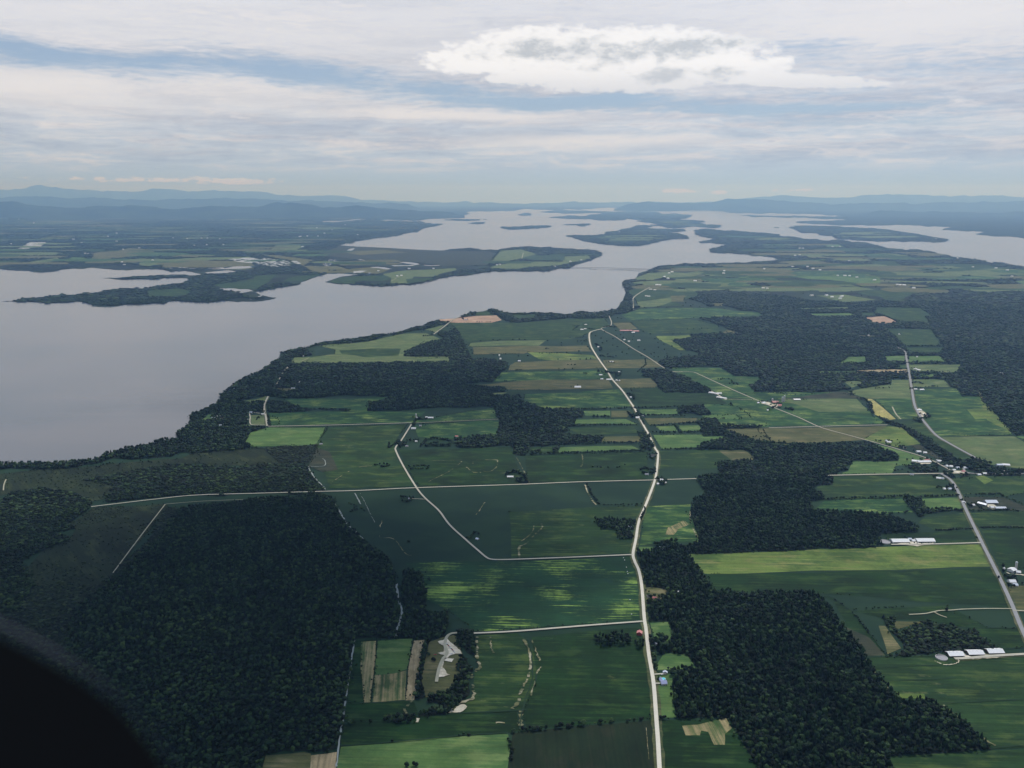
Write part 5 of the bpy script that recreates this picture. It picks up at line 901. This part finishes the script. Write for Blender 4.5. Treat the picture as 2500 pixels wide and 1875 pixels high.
B('j',1885,1104,22,9,3.2,-30,'rs','wg',"pale grey house beside the lower diagonal road",'house'); B('j',1310,762,14,8,3,0,'rg','wg',"grey house in the grove at the end of the short lane",'house'); B('j',1370,276,20,9,3,0,'rw','ww',"white roofed cottage right of the road bend",'house'); B('j',1290,316,22,8,3,0,'rg','ww',"grey cottage right below the road bend",'house'); B('j',565,300,22,9,3,20,'rg','wg',"old grey shed at the field corner above the marsh woods",'shed','shed')
B('f',385,1048,44,15,5,0,'rw','ww',"big white barn right of the farm grove at the road corner",'barn','barn'); B('f',350,1044,18,12,5,0,'rw','ww',"smaller white barn joining the farm grove",'barn','barn'); B('f',241,1137,38,12,4,0,'rw','ww',"white machine shed just below the road corner",'barn','barn'); B('f',298,1114,18,11,4,0,'rg','ww',"grey and white shed right of the machine shed",'shed','shed'); B('f',275,1046,16,10,4,0,'rw','ww',"white farmhouse at the left of the corner farm",'house'); silo('f',262,1040,17,3.6,"pale silo at the corner farm grove")
B('f',604,1202,26,9,3,0,'rp','ww',"faded hut at the edge of the windbreak below the pale field",'hut','hut')
# right hand poultry and dairy farms
B('p',1638,722,112,20,3.6,2,'rw','wb',"leftmost of the three long white poultry barns",'barn','barn'); B('p',1805,710,112,20,3.6,2,'rw','wb',"middle one of the three long white poultry barns",'barn','barn'); B('p',1972,698,112,20,3.6,2,'rw','wb',"rightmost of the three long white poultry barns",'barn','barn')
B('l',1170,1126,130,24,4,1,'rw','ww',"left long white barn on the lane above the yellow green field",'barn','barn'); B('l',1382,1122,134,24,4,1,'rw','ww',"right long white barn on the lane above the yellow green field",'barn','barn'); B('l',1250,1108,24,10,4,0,'rs','wg',"small grey shed between the two long lane barns",'shed','shed'); B('l',1280,1120,24,12,3.4,0,'rw','ww',"white cottage between the two long lane barns",'house')
B('l',1938,800,84,26,6,0,'rs','wg',"large silver roofed dairy barn",'barn','barn'); B('l',1866,812,60,15,5,-50,'rs','wg',"slanting silver barn left of the large dairy barn",'barn','barn'); B('l',2015,846,76,15,5,0,'rs','wg',"low silver barn right of the large dairy barn",'barn','barn'); B('l',1786,818,16,11,3.6,0,'rw','ww',"white farmhouse left of the dairy barns",'house'); B('l',1945,840,26,13,4.5,0,'rw','ww',"white milking shed in front of the large dairy barn",'shed','shed'); B('l',1708,795,14,10,3.4,70,'rw','ww',"white house on the road verge by the dairy farm",'house')
B('l',2118,1375,46,17,6,30,'rw','ww',"white gabled barn beside the silo at the right edge",'barn','barn'); silo('l',2142,1352,20,3.2,"grey silo with white dome at the right edge farm"); B('l',2168,1388,28,12,4,-20,'rw','ww',"small white shed right of the right edge silo",'shed','shed'); B('l',2115,1470,46,15,4.5,0,'rw','ww',"white farmhouse below the right edge silo",'house'); B('l',2142,1495,30,12,3.6,-10,'rs','ww',"silver roofed garage below the right edge farmhouse",'garage','garage'); B('l',2045,1352,8,7,3,0,'rw','ww',"tiny white pump house by the right edge farm",'hut','hut')
# village
V = "in the crossroads village"
for (tt, x, y, l_, w_, ro, rf, lb, nm) in [
 ('h',1300,1415,50,18,-20,'rw',"long white village barn at the far left, angled to the field",'barn'), ('h',1372,1420,100,18,4,'rw',"longest white village shed beside the angled barn",'barn'), ('h',1395,1408,40,16,0,'rr',"reddish roofed village barn behind the longest shed",'barn'), ('h',1496,1412,34,13,-25,'rw',"pale house on the slanting village road",'house'),
 ('h',1560,1455,20,14,30,'rw',"white gabled house left of the village centre",'house'), ('h',1600,1458,22,13,-20,'rw',"white house with bright roof in the village centre",'house'), ('h',1622,1487,22,10,0,'rw',"low white house below the village centre",'house'), ('h',1655,1468,20,11,0,'rs',"silver roofed house in the village centre",'house'), ('h',1722,1468,28,12,0,'rw',"white house beneath the village trees",'house'), ('h',1700,1500,24,10,0,'rp',"faded red house by the village lane",'house'),
 ('h',2008,1446,44,15,4,'rs',"silver roofed barn at the right end of the village trees",'barn'), ('h',2066,1447,44,18,-15,'rw',"bright white barn at the right end of the village trees",'barn'), ('h',1885,1518,38,12,0,'rw',"long white house in the row below the village woods",'house'), ('h',1836,1527,24,9,0,'rw',"small white house in the row below the village woods",'house'), ('h',2050,1500,18,9,0,'rw',"white cottage deep in the right village woods",'house'),
 ('h',1496,1557,32,12,-25,'rw',"white house below the village cross road",'house'), ('h',1527,1560,14,8,0,'rs',"garage right of the house below the cross road",'garage'), ('h',1541,1647,16,11,0,'rw',"white cottage in the field south of the village",'house'), ('h',1590,1648,26,11,0,'rs',"grey white farmhouse under trees south of the village",'house'), ('h',1268,1525,26,9,-30,'rg',"grey roofed house in the paddock left of the village",'house'),
 ('h',1325,1334,32,13,0,'rw',"white barn by the creek woods above the village",'barn'), ('h',1380,1343,24,12,-15,'rw',"white shed right of the creek side barn",'shed'), ('h',1075,1252,30,12,-20,'rw',"white farmhouse in the grove on the diagonal road",'house'), ('h',1050,1240,14,8,0,'rs',"small grey shed left of the grove farmhouse",'shed'), ('h',1206,1299,20,11,0,'rw',"white cottage right of the grove on the diagonal road",'house'),
 ('h',1327,980,36,16,0,'rw',"white barn where the old road bends at the right",'barn'), ('h',1368,1016,16,10,0,'rw',"white cottage under trees at the right road bend",'house'), ('h',1298,803,22,12,0,'rw',"white house left of its tree on the grey road",'house'), ('h',1350,808,34,15,10,'rw',"white barn right of the tree on the grey road",'barn'), ('h',1298,633,20,18,60,'rw',"tall white barn on the far grey road",'barn'), ('h',1326,642,22,16,-40,'rw',"white shed leaning against the far grey road farm",'shed'), ('h',1310,527,10,9,0,'rw',"tiny white house in the hedge of the far grey road",'house'),
 ('h',900,346,12,12,0,'rw',"white forest cabin in the clearing far right",'cabin'), ('h',1160,338,10,12,0,'rw',"white hut at the end of the dark tree row far right",'hut')]:
    B(tt, x, y, l_, w_, None, ro, rf, 'ww', lb, nm, nm, det=l_ > 19)
# centre
for (tt, x, y, l_, w_, ro, rf, wl, lb, nm) in [
 ('g',1187,838,84,15,-38,'rw','ww',"upper of two long white barns by the dark wood",'barn'), ('g',1253,877,84,15,-38,'rw','ww',"lower of two long white barns by the dark wood",'barn'), ('g',1230,840,40,13,4,'rw','ww',"cross shed joining the two long white barns",'shed'),
 ('g',1704,915,50,26,5,'rr','wr',"red roofed dairy barn on the diagonal road",'barn'), ('g',1745,942,26,16,-20,'rp','wr',"pink roofed shed below the red dairy barn",'shed'), ('g',1886,893,54,18,0,'rw','wb',"long white machinery shed in the field right of the silos",'barn'), ('g',1606,918,28,16,20,'rw','ww',"white house left of the red dairy barn",'house'), ('g',1560,920,14,12,0,'rs','wg',"grey shed west of the diagonal road farm",'shed'), ('g',1640,980,10,9,0,'rs','ww',"small hut below the diagonal road farm",'hut'),
 ('g',445,308,104,26,-2,'rr','wr',"very long red roofed barn near the lake",'barn'), ('g',530,313,46,26,0,'rr','wr',"second red roofed barn right of the very long one",'barn'), ('g',505,322,26,16,0,'rw','ww',"white milk house between the red roofed barns",'house'), ('g',430,383,14,14,0,'rw','ww',"white house in trees on the upper diagonal road",'house'), ('g',468,398,16,12,0,'rw','ww',"bright white shed on the upper diagonal road",'shed'), ('g',552,390,24,12,0,'rw','ww',"long white hut alone in the teal field",'hut'),
 ('g',320,570,34,10,0,'rw','ww',"flat white shelter in the brown pasture",'shelter'), ('g',37,788,52,22,0,'rw','ww',"wide low white shed alone in the brown field",'shed'), ('g',300,722,40,16,0,'rw','ww',"white barn on the central road farm",'barn'), ('g',240,718,22,10,0,'rs','ww',"grey shed left of the central road barn",'shed'), ('g',230,682,26,12,0,'rw','wg',"house among trees above the central road barn",'house'), ('g',362,727,14,12,60,'rw','ww',"left of two small white houses right of the central road",'house'), ('g',385,730,14,12,60,'rw','ww',"right of two small white houses right of the central road",'house'), ('g',210,444,14,12,0,'rw','ww',"white house in the grove on the upper central road",'house'), ('g',385,658,16,10,0,'rs','ww',"grey house in the trees right of the central road",'house'), ('g',484,870,12,10,0,'rs','ww',"small grey house under the roadside trees",'house'),
 ('f',965,517,10,16,0,'rw','ww',"upper of two white storage tanks sheds in the pasture",'shed'), ('f',974,546,14,16,0,'rw','ww',"lower of two white storage tanks sheds in the pasture",'shed'), ('f',1133,565,22,14,0,'rs','ww',"grey field shelter right of the two white sheds",'shelter'), ('f',682,216,24,18,0,'rg','ww',"farmhouse on the bare clay field by the lake",'house'), ('f',1662,297,24,16,0,'rw','ww',"white house left in the group below the lake woods",'house'), ('f',1688,292,20,14,0,'rw','ww',"white barn right in the group below the lake woods",'barn'), ('f',1694,255,20,12,0,'rw','ww',"white cottage close to the lake woods",'house'),
 ('c',1205,890,22,18,0,'rw','ww',"left white barn in the field near the lake road",'barn'), ('c',1240,895,22,18,0,'rw','ww',"right white barn in the field near the lake road",'barn'), ('c',1168,947,20,18,0,'rw','ww',"left of two white farm buildings by the lake road",'barn'), ('c',1190,949,22,18,0,'rw','ww',"right of two white farm buildings by the lake road",'barn')]:
    B(tt, x, y, l_, w_, None, ro, rf, wl, lb, nm, nm, det=l_ > 19)
silo('g',1762,908,24,4.2,"left of two tall white topped silos at the diagonal road farm"); silo('g',1778,902,27,4.2,"right of two tall white topped silos at the diagonal road farm"); silo('g',1678,905,16,3.6,"short silo left of the red dairy barn")
# shore hamlet
for (tt, x, y, l_, w_, ro, rf, lb, nm) in [
 ('e',430,1002,14,9,10,'rw',"white cottage highest in the shore hamlet",'house'), ('e',418,1046,26,10,0,'rs',"grey cottage nearest the bay in the shore hamlet",'house'), ('e',462,1032,34,10,0,'rw',"long white cottage above the hamlet lawn",'house'), ('e',512,1054,20,12,-40,'rw',"slanted white cottage in the shore hamlet",'house'), ('e',484,1094,38,9,0,'rw',"long white mobile home in the lower hamlet",'mobile home'), ('e',492,1110,44,9,0,'rs',"grey mobile home below the white one",'mobile home'), ('e',545,1082,16,9,0,'rw',"small white cabin right of the mobile homes",'cabin'), ('e',540,1052,26,8,0,'rg',"grey cabin on the hamlet lane",'cabin'),
 ('e',733,1002,26,12,0,'rs',"silver shed at the head of the white gravel loop",'shed'), ('e',835,1014,20,9,0,'rw',"white house inside the gravel loop",'house'), ('e',1002,834,22,12,0,'rw',"bright white house in the wooded lots",'house'), ('e',925,838,14,16,50,'rs',"silver roofed house at the bend of the shore road",'house'), ('e',895,790,14,12,0,'rw',"white house left of the shore road bend",'house'), ('e',590,803,24,14,0,'rg',"grey cottage in the shore trees",'house'), ('e',1142,742,14,12,0,'rw',"white cabin deep in the wooded lots",'cabin'), ('e',1335,742,20,10,0,'rg',"grey cabin deep in the wooded lots",'cabin'), ('e',1060,822,20,9,0,'rg',"grey trailer on the cleared wooded lot",'trailer'), ('e',1090,796,30,8,0,'rs',"silver trailer on the cleared wooded lot",'trailer'), ('e',1175,522,16,9,0,'rs',"small cottage on the grassy point",'house'), ('e',1580,400,14,9,0,'rw',"white boathouse among the shoreline trees",'boathouse'),
 ('i',960,395,30,9,15,'rs',"grey cottage row end in the bay shore trees",'house'), ('i',915,408,20,9,15,'rw',"white cottage in the bay shore trees",'house'), ('i',1305,296,10,7,0,'rw',"tiny white hut behind the shore oaks",'hut'), ('i',1450,296,14,8,0,'rw',"tiny white cottage right of the shore oaks",'house'), ('i',485,472,20,8,0,'rs',"grey cabin at the marsh edge of the bay",'cabin'), ('i',105,455,12,8,0,'rw',"white boathouse at the left of the bay shore",'boathouse')]:
    B(tt, x, y, l_, w_, None, ro, rf, 'ww', lb, nm.replace(' ', '_'), nm.replace(' ', '_'), det=l_ > 19)
for o_ in [o_ for o_ in C.objects if o_.parent is None and o_.get('category')]: o_['category'] = o_['category'].replace('_', ' ')
# farm buildings far off: too small to tell apart
FARB = "c:1255,855 1280,855 1320,785 1385,745 1580,820 1825,735 527,656 400,698 620,646 1360,755 1820,757 1350,800 940,405 a:720,588 745,590 1040,553 1175,542 690,497 620,468 1640,520 1700,458 1750,458 1460,458 1580,462 1855,466 285,328 1885,513 1745,515 985,485 910,442 650,283 95,507 1290,645 1050,684 160,298 985,415 1030,661 b:1210,780 1245,775 1310,717 2075,682 2050,685 395,443 385,445 410,531 1515,715 1050,735 660,390 595,416 125,242 875,430 530,370 450,440 540,440 770,345 d:640,775 700,776 740,777 800,790 950,813 1140,852 1165,855 1200,856 1280,882 595,531 655,531 590,957 670,953 680,950 660,970 545,943 420,944 280,606 318,602 345,545 430,716 490,728 385,700 260,702 20,718 10,882 45,885 1975,712 2070,730 1780,702 1650,628 2110,782 1470,465 320,545 735,650"
for k, p in enumerate(pts(FARB)):
    x, y = ground(p[1], p[2]); d = math.hypot(x, y); far = p[1] < 1300 or p[2] < 640
    L = random.uniform(14, 32) + d*.0005; Wd = random.uniform(10, 18) + d*.0005
    r_ = root('farm_building', x, y, random.choice((0, 0, 15, -20)), "tiny white farm building far off on the shores across the lake" if p[1] < 1510 and p[2] < 670 else "tiny white farm building in the hazy woods toward the right arm of the lake", 'farm building', 'far farm buildings across the lake' if p[1] < 1510 and p[2] < 670 else 'far farm buildings on the right')
    hh = 6 + d*.0004; mesh_obj('wall', *gable(L, Wd, hh, Wd*.25), M['ww'], r_); mesh_obj('roof', *roofm(L, Wd, hh, Wd*.25, 1), M['rw'], r_)

scatter_obj('yard_trees', np.array(YX), np.array(YS), rng.integers(0, 7, len(YX)), label='shade trees standing round the farmsteads and village houses', cat='trees')
# pool, slurry tanks, cars in the yard, hay bales
def disc(n, r0, z): return [(r0*math.cos(6.2832*i/n), r0*math.sin(6.2832*i/n), z) for i in range(n)]
def tank(name, t, x, y, rad, h, wm, fm, label, cat, tilt=1.0, parts=('wall', 'surface')):
    gx, gy = ground(*src(t, x, y)); r_ = root(name, gx, gy, 0, label, cat); n = 28
    vs = disc(n, rad, 0) + disc(n, rad, h) + disc(n, rad*.93, h) + disc(n, rad*.93, h*.7); fs = []
    for k in range(3): fs += [(k*n+i, k*n+(i+1) % n, (k+1)*n+(i+1) % n, (k+1)*n+i) for i in range(n)]
    mesh_obj(parts[0], vs, fs, M[wm], r_); mesh_obj(parts[1], disc(n, rad*.935, h*.72), [tuple(range(n))], M[fm], r_)
tank('swimming_pool', 'o', 1313, 914, 4.6, 1.3, 'ww', 'pool', "round turquoise above ground swimming pool behind the blue grey house", 'swimming pool', parts=('wall', 'water_surface'))
tank('slurry_tank', 'p', 1514, 738, 12.5, 3, 'conc', 'slurry', "round grey slurry tank left of the three poultry barns", 'slurry tank'); tank('slurry_tank', 'l', 1038, 1124, 15, 3, 'conc', 'slurry', "dark round slurry tank left of the long lane barns", 'slurry tank')
def car(t, x, y, rot, col, label, group=None, L=4.4):
    gx, gy = ground(*src(t, x, y)); r_ = root('car', gx, gy, rot, label, 'car', group); r_.location.z = 3.35
    k = L/4.4; bm = bmesh.new()
    prof = [(-2.2,.4), (-2.2,.85), (-1.4,.98), (-.8,1.42), (.7,1.42), (1.2,.95), (2.15,.8), (2.2,.4)]
    vs = [(px*k, s_*.85, pz) for s_ in (-1, 1) for px, pz in prof]; n = len(prof)
    fs = [tuple(range(n)), tuple(reversed(range(n, 2*n)))] + [(i, i+n, (i+1) % n + n, (i+1) % n) for i in range(n)]
    bm.free(); mesh_obj('body', vs, [tuple(reversed(q)) for q in fs], col, r_)
    mesh_obj('windscreen', [(1.22*k,-.7,1.0), (1.22*k,.7,1.0), (.76*k,.62,1.4), (.76*k,-.62,1.4)], [(0,1,2,3)], M['glass'], r_)
    for wx in (-1.35, 1.35):
        for s_ in (-.8, .8):
            nn = 10; vs = [(wx*k + .33*math.cos(6.283*i/nn), s_+d_, .33+.33*math.sin(6.283*i/nn)) for d_ in (-.1, .1) for i in range(nn)]
            mesh_obj('wheel', vs, [tuple(range(nn)), tuple(reversed(range(nn, 2*nn)))] + [(i, i+nn, (i+1) % nn + nn, (i+1) % nn) for i in range(nn)], M['black'], r_)
    return r_
cc = [bmat('paint_white', (225,225,225), .3), bmat('paint_dark', (40,42,48), .3), bmat('paint_red', (150,40,36), .3), bmat('paint_silver', (170,174,180), .3), bmat('paint_yellow', (205,170,60), .4)]
for k in range(9): car('n', 1626+k*8.5, 622+k*9, -38+random.uniform(-6, 6), cc[k % 4], "old car parked in the slanting row on the grey gravel yard", "cars parked in a row on the gravel yard")
car('o', 1300, 882, 10, cc[0], "white car on the upper drive beside the silver shed", L=5.2); car('o', 1296, 962, 70, cc[0], "white car at the end of the lower drive by the blue grey house"); car('n', 1530, 716, 0, cc[2], "red truck alone left of the gravel yard", L=6.5); car('n', 1668, 708, 20, cc[0], "white van near the round tree on the gravel yard", L=6); car('o', 1040, 585, 84, cc[3], "pale trailer standing between the dark clump and the pink barn", L=14)
def bale(t, x, y, label, group):
    gx, gy = ground(*src(t, x, y)); n = 10; vs = [(d_, 1.0*math.cos(6.283*i/n), 1.0+1.0*math.sin(6.283*i/n)) for d_ in (-1.2, 1.2) for i in range(n)]
    o = mesh_obj('hay_bale', vs, [tuple(range(n)), tuple(reversed(range(n, 2*n)))] + [(i, i+n, (i+1) % n + n, (i+1) % n) for i in range(n)], M['rw']); o.location = (gx, gy, 2.9); tag(o, label, 'hay bale', group)
for x, y in ((1008,12), (1012,30), (1030,250), (1043,372), (975,-105), (985,-85), (1000,-25)): bale('o', x, y, "white wrapped bale in the streaked crop field near the gravel road", "wrapped bales near the gravel road")

# ------------------------------------------------------------------ bridges
M['deck'] = plainmat('bridge_deck', (118,114,112), .8); M['cause'] = plainmat('causeway_rock', (120,122,112), .95)
def bridge(sA, sB, label, wd, clear, npier, a0=.0, a1=1.0):
    A, Bp = ground(*src('c', *sA)), ground(*src('c', *sB)); L = math.hypot(Bp[0]-A[0], Bp[1]-A[1]); ang = math.degrees(math.atan2(Bp[1]-A[1], Bp[0]-A[0]))
    r_ = bpy.data.objects.new('bridge', None); C.objects.link(r_); r_.location = (A[0], A[1], 0); r_.rotation_euler = (0, 0, R(ang)); tag(r_, label, 'bridge')
    n = 24; vs = []; fs = []
    for i in range(n+1):
        t = i/n; z = 4 + clear*math.sin(math.pi*t)**1.5
        vs += [(t*L, -wd/2, z), (t*L, wd/2, z), (t*L, wd/2, z+1.6), (t*L, -wd/2, z+1.6)]
        if i:
            b = 4*i
            for q in range(4): fs.append((b-4+q, b-4+(q+1) % 4, b+(q+1) % 4, b+q))
    mesh_obj('deck', vs, fs, M['deck'], r_)
    for s_, y_ in (('railing', -wd/2+.2), ('railing', wd/2-.2)):
        v2, f2 = [], []
        for i in range(n+1):
            t = i/n; z = 5.6 + clear*math.sin(math.pi*t)**1.5; v2 += [(t*L, y_, z), (t*L, y_, z+1.1)]
            if i: f2.append((2*i-2, 2*i, 2*i+1, 2*i-1))
        mesh_obj(s_, v2, f2, M['deck'], r_)
    for i in range(1, npier):
        t = i/npier; z = 4 + clear*math.sin(math.pi*t)**1.5
        mesh_obj('pier', *box_mesh(t*L-1.6, t*L+1.6, -wd*.4, wd*.4, -1, z), M['conc'], r_)
bridge((520,706), (1190,718), "long low road bridge crossing the lake narrows", 18, 7, 18)
def causeway(s, label):
    W = to_world(pts(s)); vs, fs = ribbon(smooth_line(W), 24, 2.2, .3); n = len(vs); v2 = vs + [(x, y, -1) for x, y, z in vs]
    fs2 = list(fs) + [(i, i+2, i+2+n, i+n) for i in range(0, n-2, 2)] + [(i+2, i, i+n, i+2+n) for i in range(1, n-3, 2)]
    o = mesh_obj('causeway', v2, fs2, M['cause']); tag(o, label, 'causeway')
causeway("c:860,724 930,722 1000,724 1060,730 1130,731", "old rock causeway stub below the right end of the bridge"); causeway("c:690,714 740,718", "short rock remnant beside the left part of the bridge")
causeway("c:1518,442 1580,442 1650,444", "thin far causeway joining the largest island to the right shore")

# ------------------------------------------------------------------ hills
def hillmat():
    m_, t, b = new_mat('hill_forest'); g = t.new('ShaderNodeNewGeometry'); x, y, z = t.sep(g.outputs['Position'])
    n = t.noise(t.comb(x/1400, y/1400, z/500), 1, 5, .6); t.set(b.inputs['Base Color'], t.mix(t.ss(n, .4, .62), alb((34,56,40)), alb((66,86,58)))); return m_
M['hill'] = hillmat()
def ridge(label, dist, depth, prof, seed, nz=9):
    """prof: photo (x, y) of the crest; the ridge stands dist metres off"""
    xs = np.array([p[0] for p in prof]); ys = np.array([p[1] for p in prof]); r = np.random.default_rng(seed)
    px = np.arange(xs.min(), xs.max()+1, 6.0); py = np.interp(px, xs, ys)
    ph = r.uniform(0, 6.28, 12); fr = np.array([.02,.035,.06,.09,.13,.19,.27,.4,.55,.75,.95,1.2])
    jig = sum(np.sin(px*f_ + p_)/(1+f_*22) for f_, p_ in zip(fr, ph))*1.6
    hcrest = []
    for x, y, j in zip(px, py, jig):
        cyy = (937.5-(y+j))/F; dyv = math.cos(PITCH)+cyy*math.sin(PITCH); dzv = -math.sin(PITCH)+cyy*math.cos(PITCH)
        hcrest.append((dist*(x-1250)/F/dyv, max(H + dist*dzv/dyv, 25)))
    vs = []; fs = []; rows = [(-1, 0), (-.75, .16), (-.5, .42), (-.28, .68), (-.12, .88), (0, 1), (.2, .8), (.5, .35), (1, 0)]
    for k, (dy_, hf) in enumerate(rows):
        for i, (x, h) in enumerate(hcrest):
            e = min(1, i/12, (len(hcrest)-1-i)/12) if k != 5 else min(1, (i+1)/6, (len(hcrest)-i)/6)
            q = math.sin(x*.0011 + k*1.7 + ph[k])*.12 + math.sin(x*.0031 + k*2.9)*.07
            vs.append((x*(1 + dy_*depth/dist), dist + dy_*depth*(1 + .25*math.sin(x*.0007 + seed)), max(h*e*(hf + (q if 0 < hf < 1 else 0)), -1 if hf == 0 else 2)))
    n = len(hcrest)
    for k in range(len(rows)-1):
        for i in range(n-1): fs.append((k*n+i, k*n+i+1, (k+1)*n+i+1, (k+1)*n+i))
    o = mesh_obj('hills', vs, fs, M['hill'], smooth=True); tag(o, label, kind='structure')
ax = lambda L_, t: [src(t, x, y) for x, y in L_]
ridge("farthest pale blue mountain range on the left horizon", 97000, 9000, [(-300, 462)] + ax([(0,40),(50,45),(200,30),(290,14),(340,6),(400,20),(500,30),(700,50),(900,62),(1100,62),(1200,50),(1290,28),(1400,40),(1600,62),(1900,55),(2212,66)], 'a') + ax([(200,80),(400,95),(700,100),(900,125),(1200,140),(1500,148),(1900,152)], 'b'), 3)
ridge("middle blue ridge on the left horizon", 64000, 7000, [(-300, 480)] + ax([(0,110),(300,95),(600,120),(900,118),(1300,130),(1700,122),(2212,120)], 'a') + ax([(300,135),(700,148),(1000,158),(1400,160)], 'b'), 11)
ridge("nearer dark blue foothills on the left", 44000, 5000, [(-300, 497)] + ax([(0,152),(150,150),(300,172),(600,198),(900,182),(1200,186),(1500,206),(1700,182),(1900,190),(2212,186)], 'a') + ax([(200,152),(500,168),(580,188),(900,186),(1100,206),(1400,222),(1600,232),(1790,242)], 'b'), 5)
ridge("low hazy hills closing the far end of the lake", 93000, 8000, ax([(1500,165),(1900,152),(2212,160)], 'b') + ax([(300,158),(600,156),(900,146),(1200,150),(1500,152),(1700,160)], 'c'), 8)
ridge("blue hills behind the right arm of the lake", 64000, 6000, ax([(900,176),(1200,152),(1500,152),(1700,150),(1850,130),(2100,125),(2212,132)], 'c') + ax([(300,150),(600,160),(900,162),(1300,160),(1500,150),(1800,148),(2212,150)], 'd') + [(2800, 494)], 13)
ridge("farthest faint mountains on the right horizon", 90000, 9000, ax([(1500,160),(1800,135),(2100,110)], 'c') + ax([(150,102),(300,95),(500,108),(700,112),(900,95),(1050,84),(1200,90),(1450,92),(1600,100),(1700,86),(1850,95),(2000,102),(2212,112)], 'd') + [(2800, 486)], 17)
ridge("nearer low hills on the right shore", 47000, 4000, ax([(700,262),(1000,225),(1300,235),(1500,228),(1800,240),(2212,232)], 'd') + [(2800, 520)], 23)

# ------------------------------------------------------------------ unseen clouds added overhead, out of frame, to shade chosen parts of the land
def shade_cloudmat(seed, dens):
    m_ = bpy.data.materials.new('shade_cloud_veil'); m_.use_nodes = True; t = NT(m_.node_tree); m_.node_tree.nodes.clear()
    tcn = t.new('ShaderNodeTexCoord'); x, y, z = t.sep(tcn.outputs['Object'])
    n = t.noise(t.comb(x*1.3+seed, y*1.3, 0), 1, 5, .6)
    a = t.ss(1.0 - t.m('SQRT', x*x + y*y) + (n-.5)*1.1, .02, .6)*dens
    df = t.new('ShaderNodeBsdfDiffuse'); df.inputs[0].default_value = (.9,.9,.9,1); tr = t.new('ShaderNodeBsdfTransparent')
    mx = t.new('ShaderNodeMixShader'); t.set(mx.inputs[0], a); m_.node_tree.links.new(tr.outputs[0], mx.inputs[1]); m_.node_tree.links.new(df.outputs[0], mx.inputs[2])
    oo = t.new('ShaderNodeOutputMaterial'); m_.node_tree.links.new(mx.outputs[0], oo.inputs[0]); return m_
def shade_cloud(sx, sy, rx, ry, dens, seed, z=2700, th=.12):
    gx, gy = ground(sx, sy); k = (z)/math.tan(R(SUN_EL))
    bm = bmesh.new(); bmesh.ops.create_icosphere(bm, subdivisions=4, radius=1); r = random.Random(seed); P_ = [(r.uniform(1,6), r.uniform(1,6), r.uniform(0,6)) for _ in range(6)]
    for v in bm.verts:
        q = sum(math.sin(v.co.x*a + p)*math.sin(v.co.y*b + p*2) for a, b, p in P_)/6; v.co *= 1 + .25*q; v.co.z *= th*(1 if v.co.z > 0 else .35)
    me = bpy.data.meshes.new('shade_cloud'); bm.to_mesh(me); bm.free(); me.materials.append(shade_cloudmat(seed, dens)); me.polygons.foreach_set('use_smooth', [True]*len(me.polygons))
    o = bpy.data.objects.new('shade_cloud', me); C.objects.link(o); o.scale = (rx, ry, rx); o.location = (gx + math.sin(R(SUN_AZ))*k, gy + math.cos(R(SUN_AZ))*k, z); tag(o, kind='structure'); return o
shade_cloud(380, 1520, 1050, 1150, .72, 1); shade_cloud(880, 1330, 950, 560, .5, 2); shade_cloud(1000, 960, 1500, 900, .30, 4)  # first one also imitates the window's dark vignette at lower left

# ------------------------------------------------------------------ the aircraft window frame close to the lens
M['frame'] = bmat('black_plastic', (4,4,6), .9); M['glow_rim'] = bmat('grey_glow_rim', (56,58,68), .7)
def near_pt(sx, sy, d):
    cx, cyy = (sx-1250)/F, (937.5-sy)/F; f_ = Vector((0, math.cos(PITCH), -math.sin(PITCH))); u_ = Vector((0, math.sin(PITCH), math.cos(PITCH)))
    return Vector((0, 0, H)) + (f_ + u_*cyy + Vector((cx, 0, 0)))*d
EDGE = [(x_-8, y_+12) for x_, y_ in [(-420,1400), (-200,1466), (-60,1514), (0,1541), (87,1584), (174,1634), (246,1682), (304,1728), (356,1790), (410,1868), (450,1960), (500,2100)]]
DD = .085
wf = bpy.data.objects.new('window_frame', None); C.objects.link(wf); wf.location = near_pt(100, 1800, DD); tag(wf, "black out of focus curved aircraft window frame in the lower left corner", 'window frame')
bpy.context.view_layer.update()
ctr = near_pt(-500, 2300, DD); fwd = Vector((0, math.cos(PITCH), -math.sin(PITCH)))
vs = []; n = len(EDGE)
for lay in (0, .010):
    for x, y in EDGE: vs.append(near_pt(x - lay*9000, y + lay*9000, DD + lay))
for lay in (0, .010): vs.append(ctr + fwd*lay)
fs = [(i, i+1, 2*n) for i in range(n-1)] + [(i+1+n, i+n, 2*n+1) for i in range(n-1)] + [(i, i+n, i+1+n, i+1) for i in range(n-1)]
inv = wf.location
mesh_obj('panel', [tuple(v_-inv) for v_ in vs], fs, M['frame'], wf)
vs = []; fs = []; m2 = 8  # added grey tube imitates the blurred light glow along the edge, thinning rightward
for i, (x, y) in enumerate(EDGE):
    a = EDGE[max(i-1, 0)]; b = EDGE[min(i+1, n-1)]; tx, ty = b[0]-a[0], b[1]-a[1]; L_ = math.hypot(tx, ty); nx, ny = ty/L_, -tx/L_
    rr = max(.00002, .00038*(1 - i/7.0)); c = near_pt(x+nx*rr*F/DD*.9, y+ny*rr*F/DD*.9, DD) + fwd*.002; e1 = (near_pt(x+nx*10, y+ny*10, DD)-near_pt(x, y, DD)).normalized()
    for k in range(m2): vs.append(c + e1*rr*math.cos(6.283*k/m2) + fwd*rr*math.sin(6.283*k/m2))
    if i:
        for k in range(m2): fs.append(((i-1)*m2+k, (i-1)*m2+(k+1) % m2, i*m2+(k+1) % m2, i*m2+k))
mesh_obj('glow_rim', [tuple(v_-inv) for v_ in vs], fs, M['glow_rim'], wf, smooth=True)
print("trees scattered", NTREE[0], "individual", NT_IND[0])
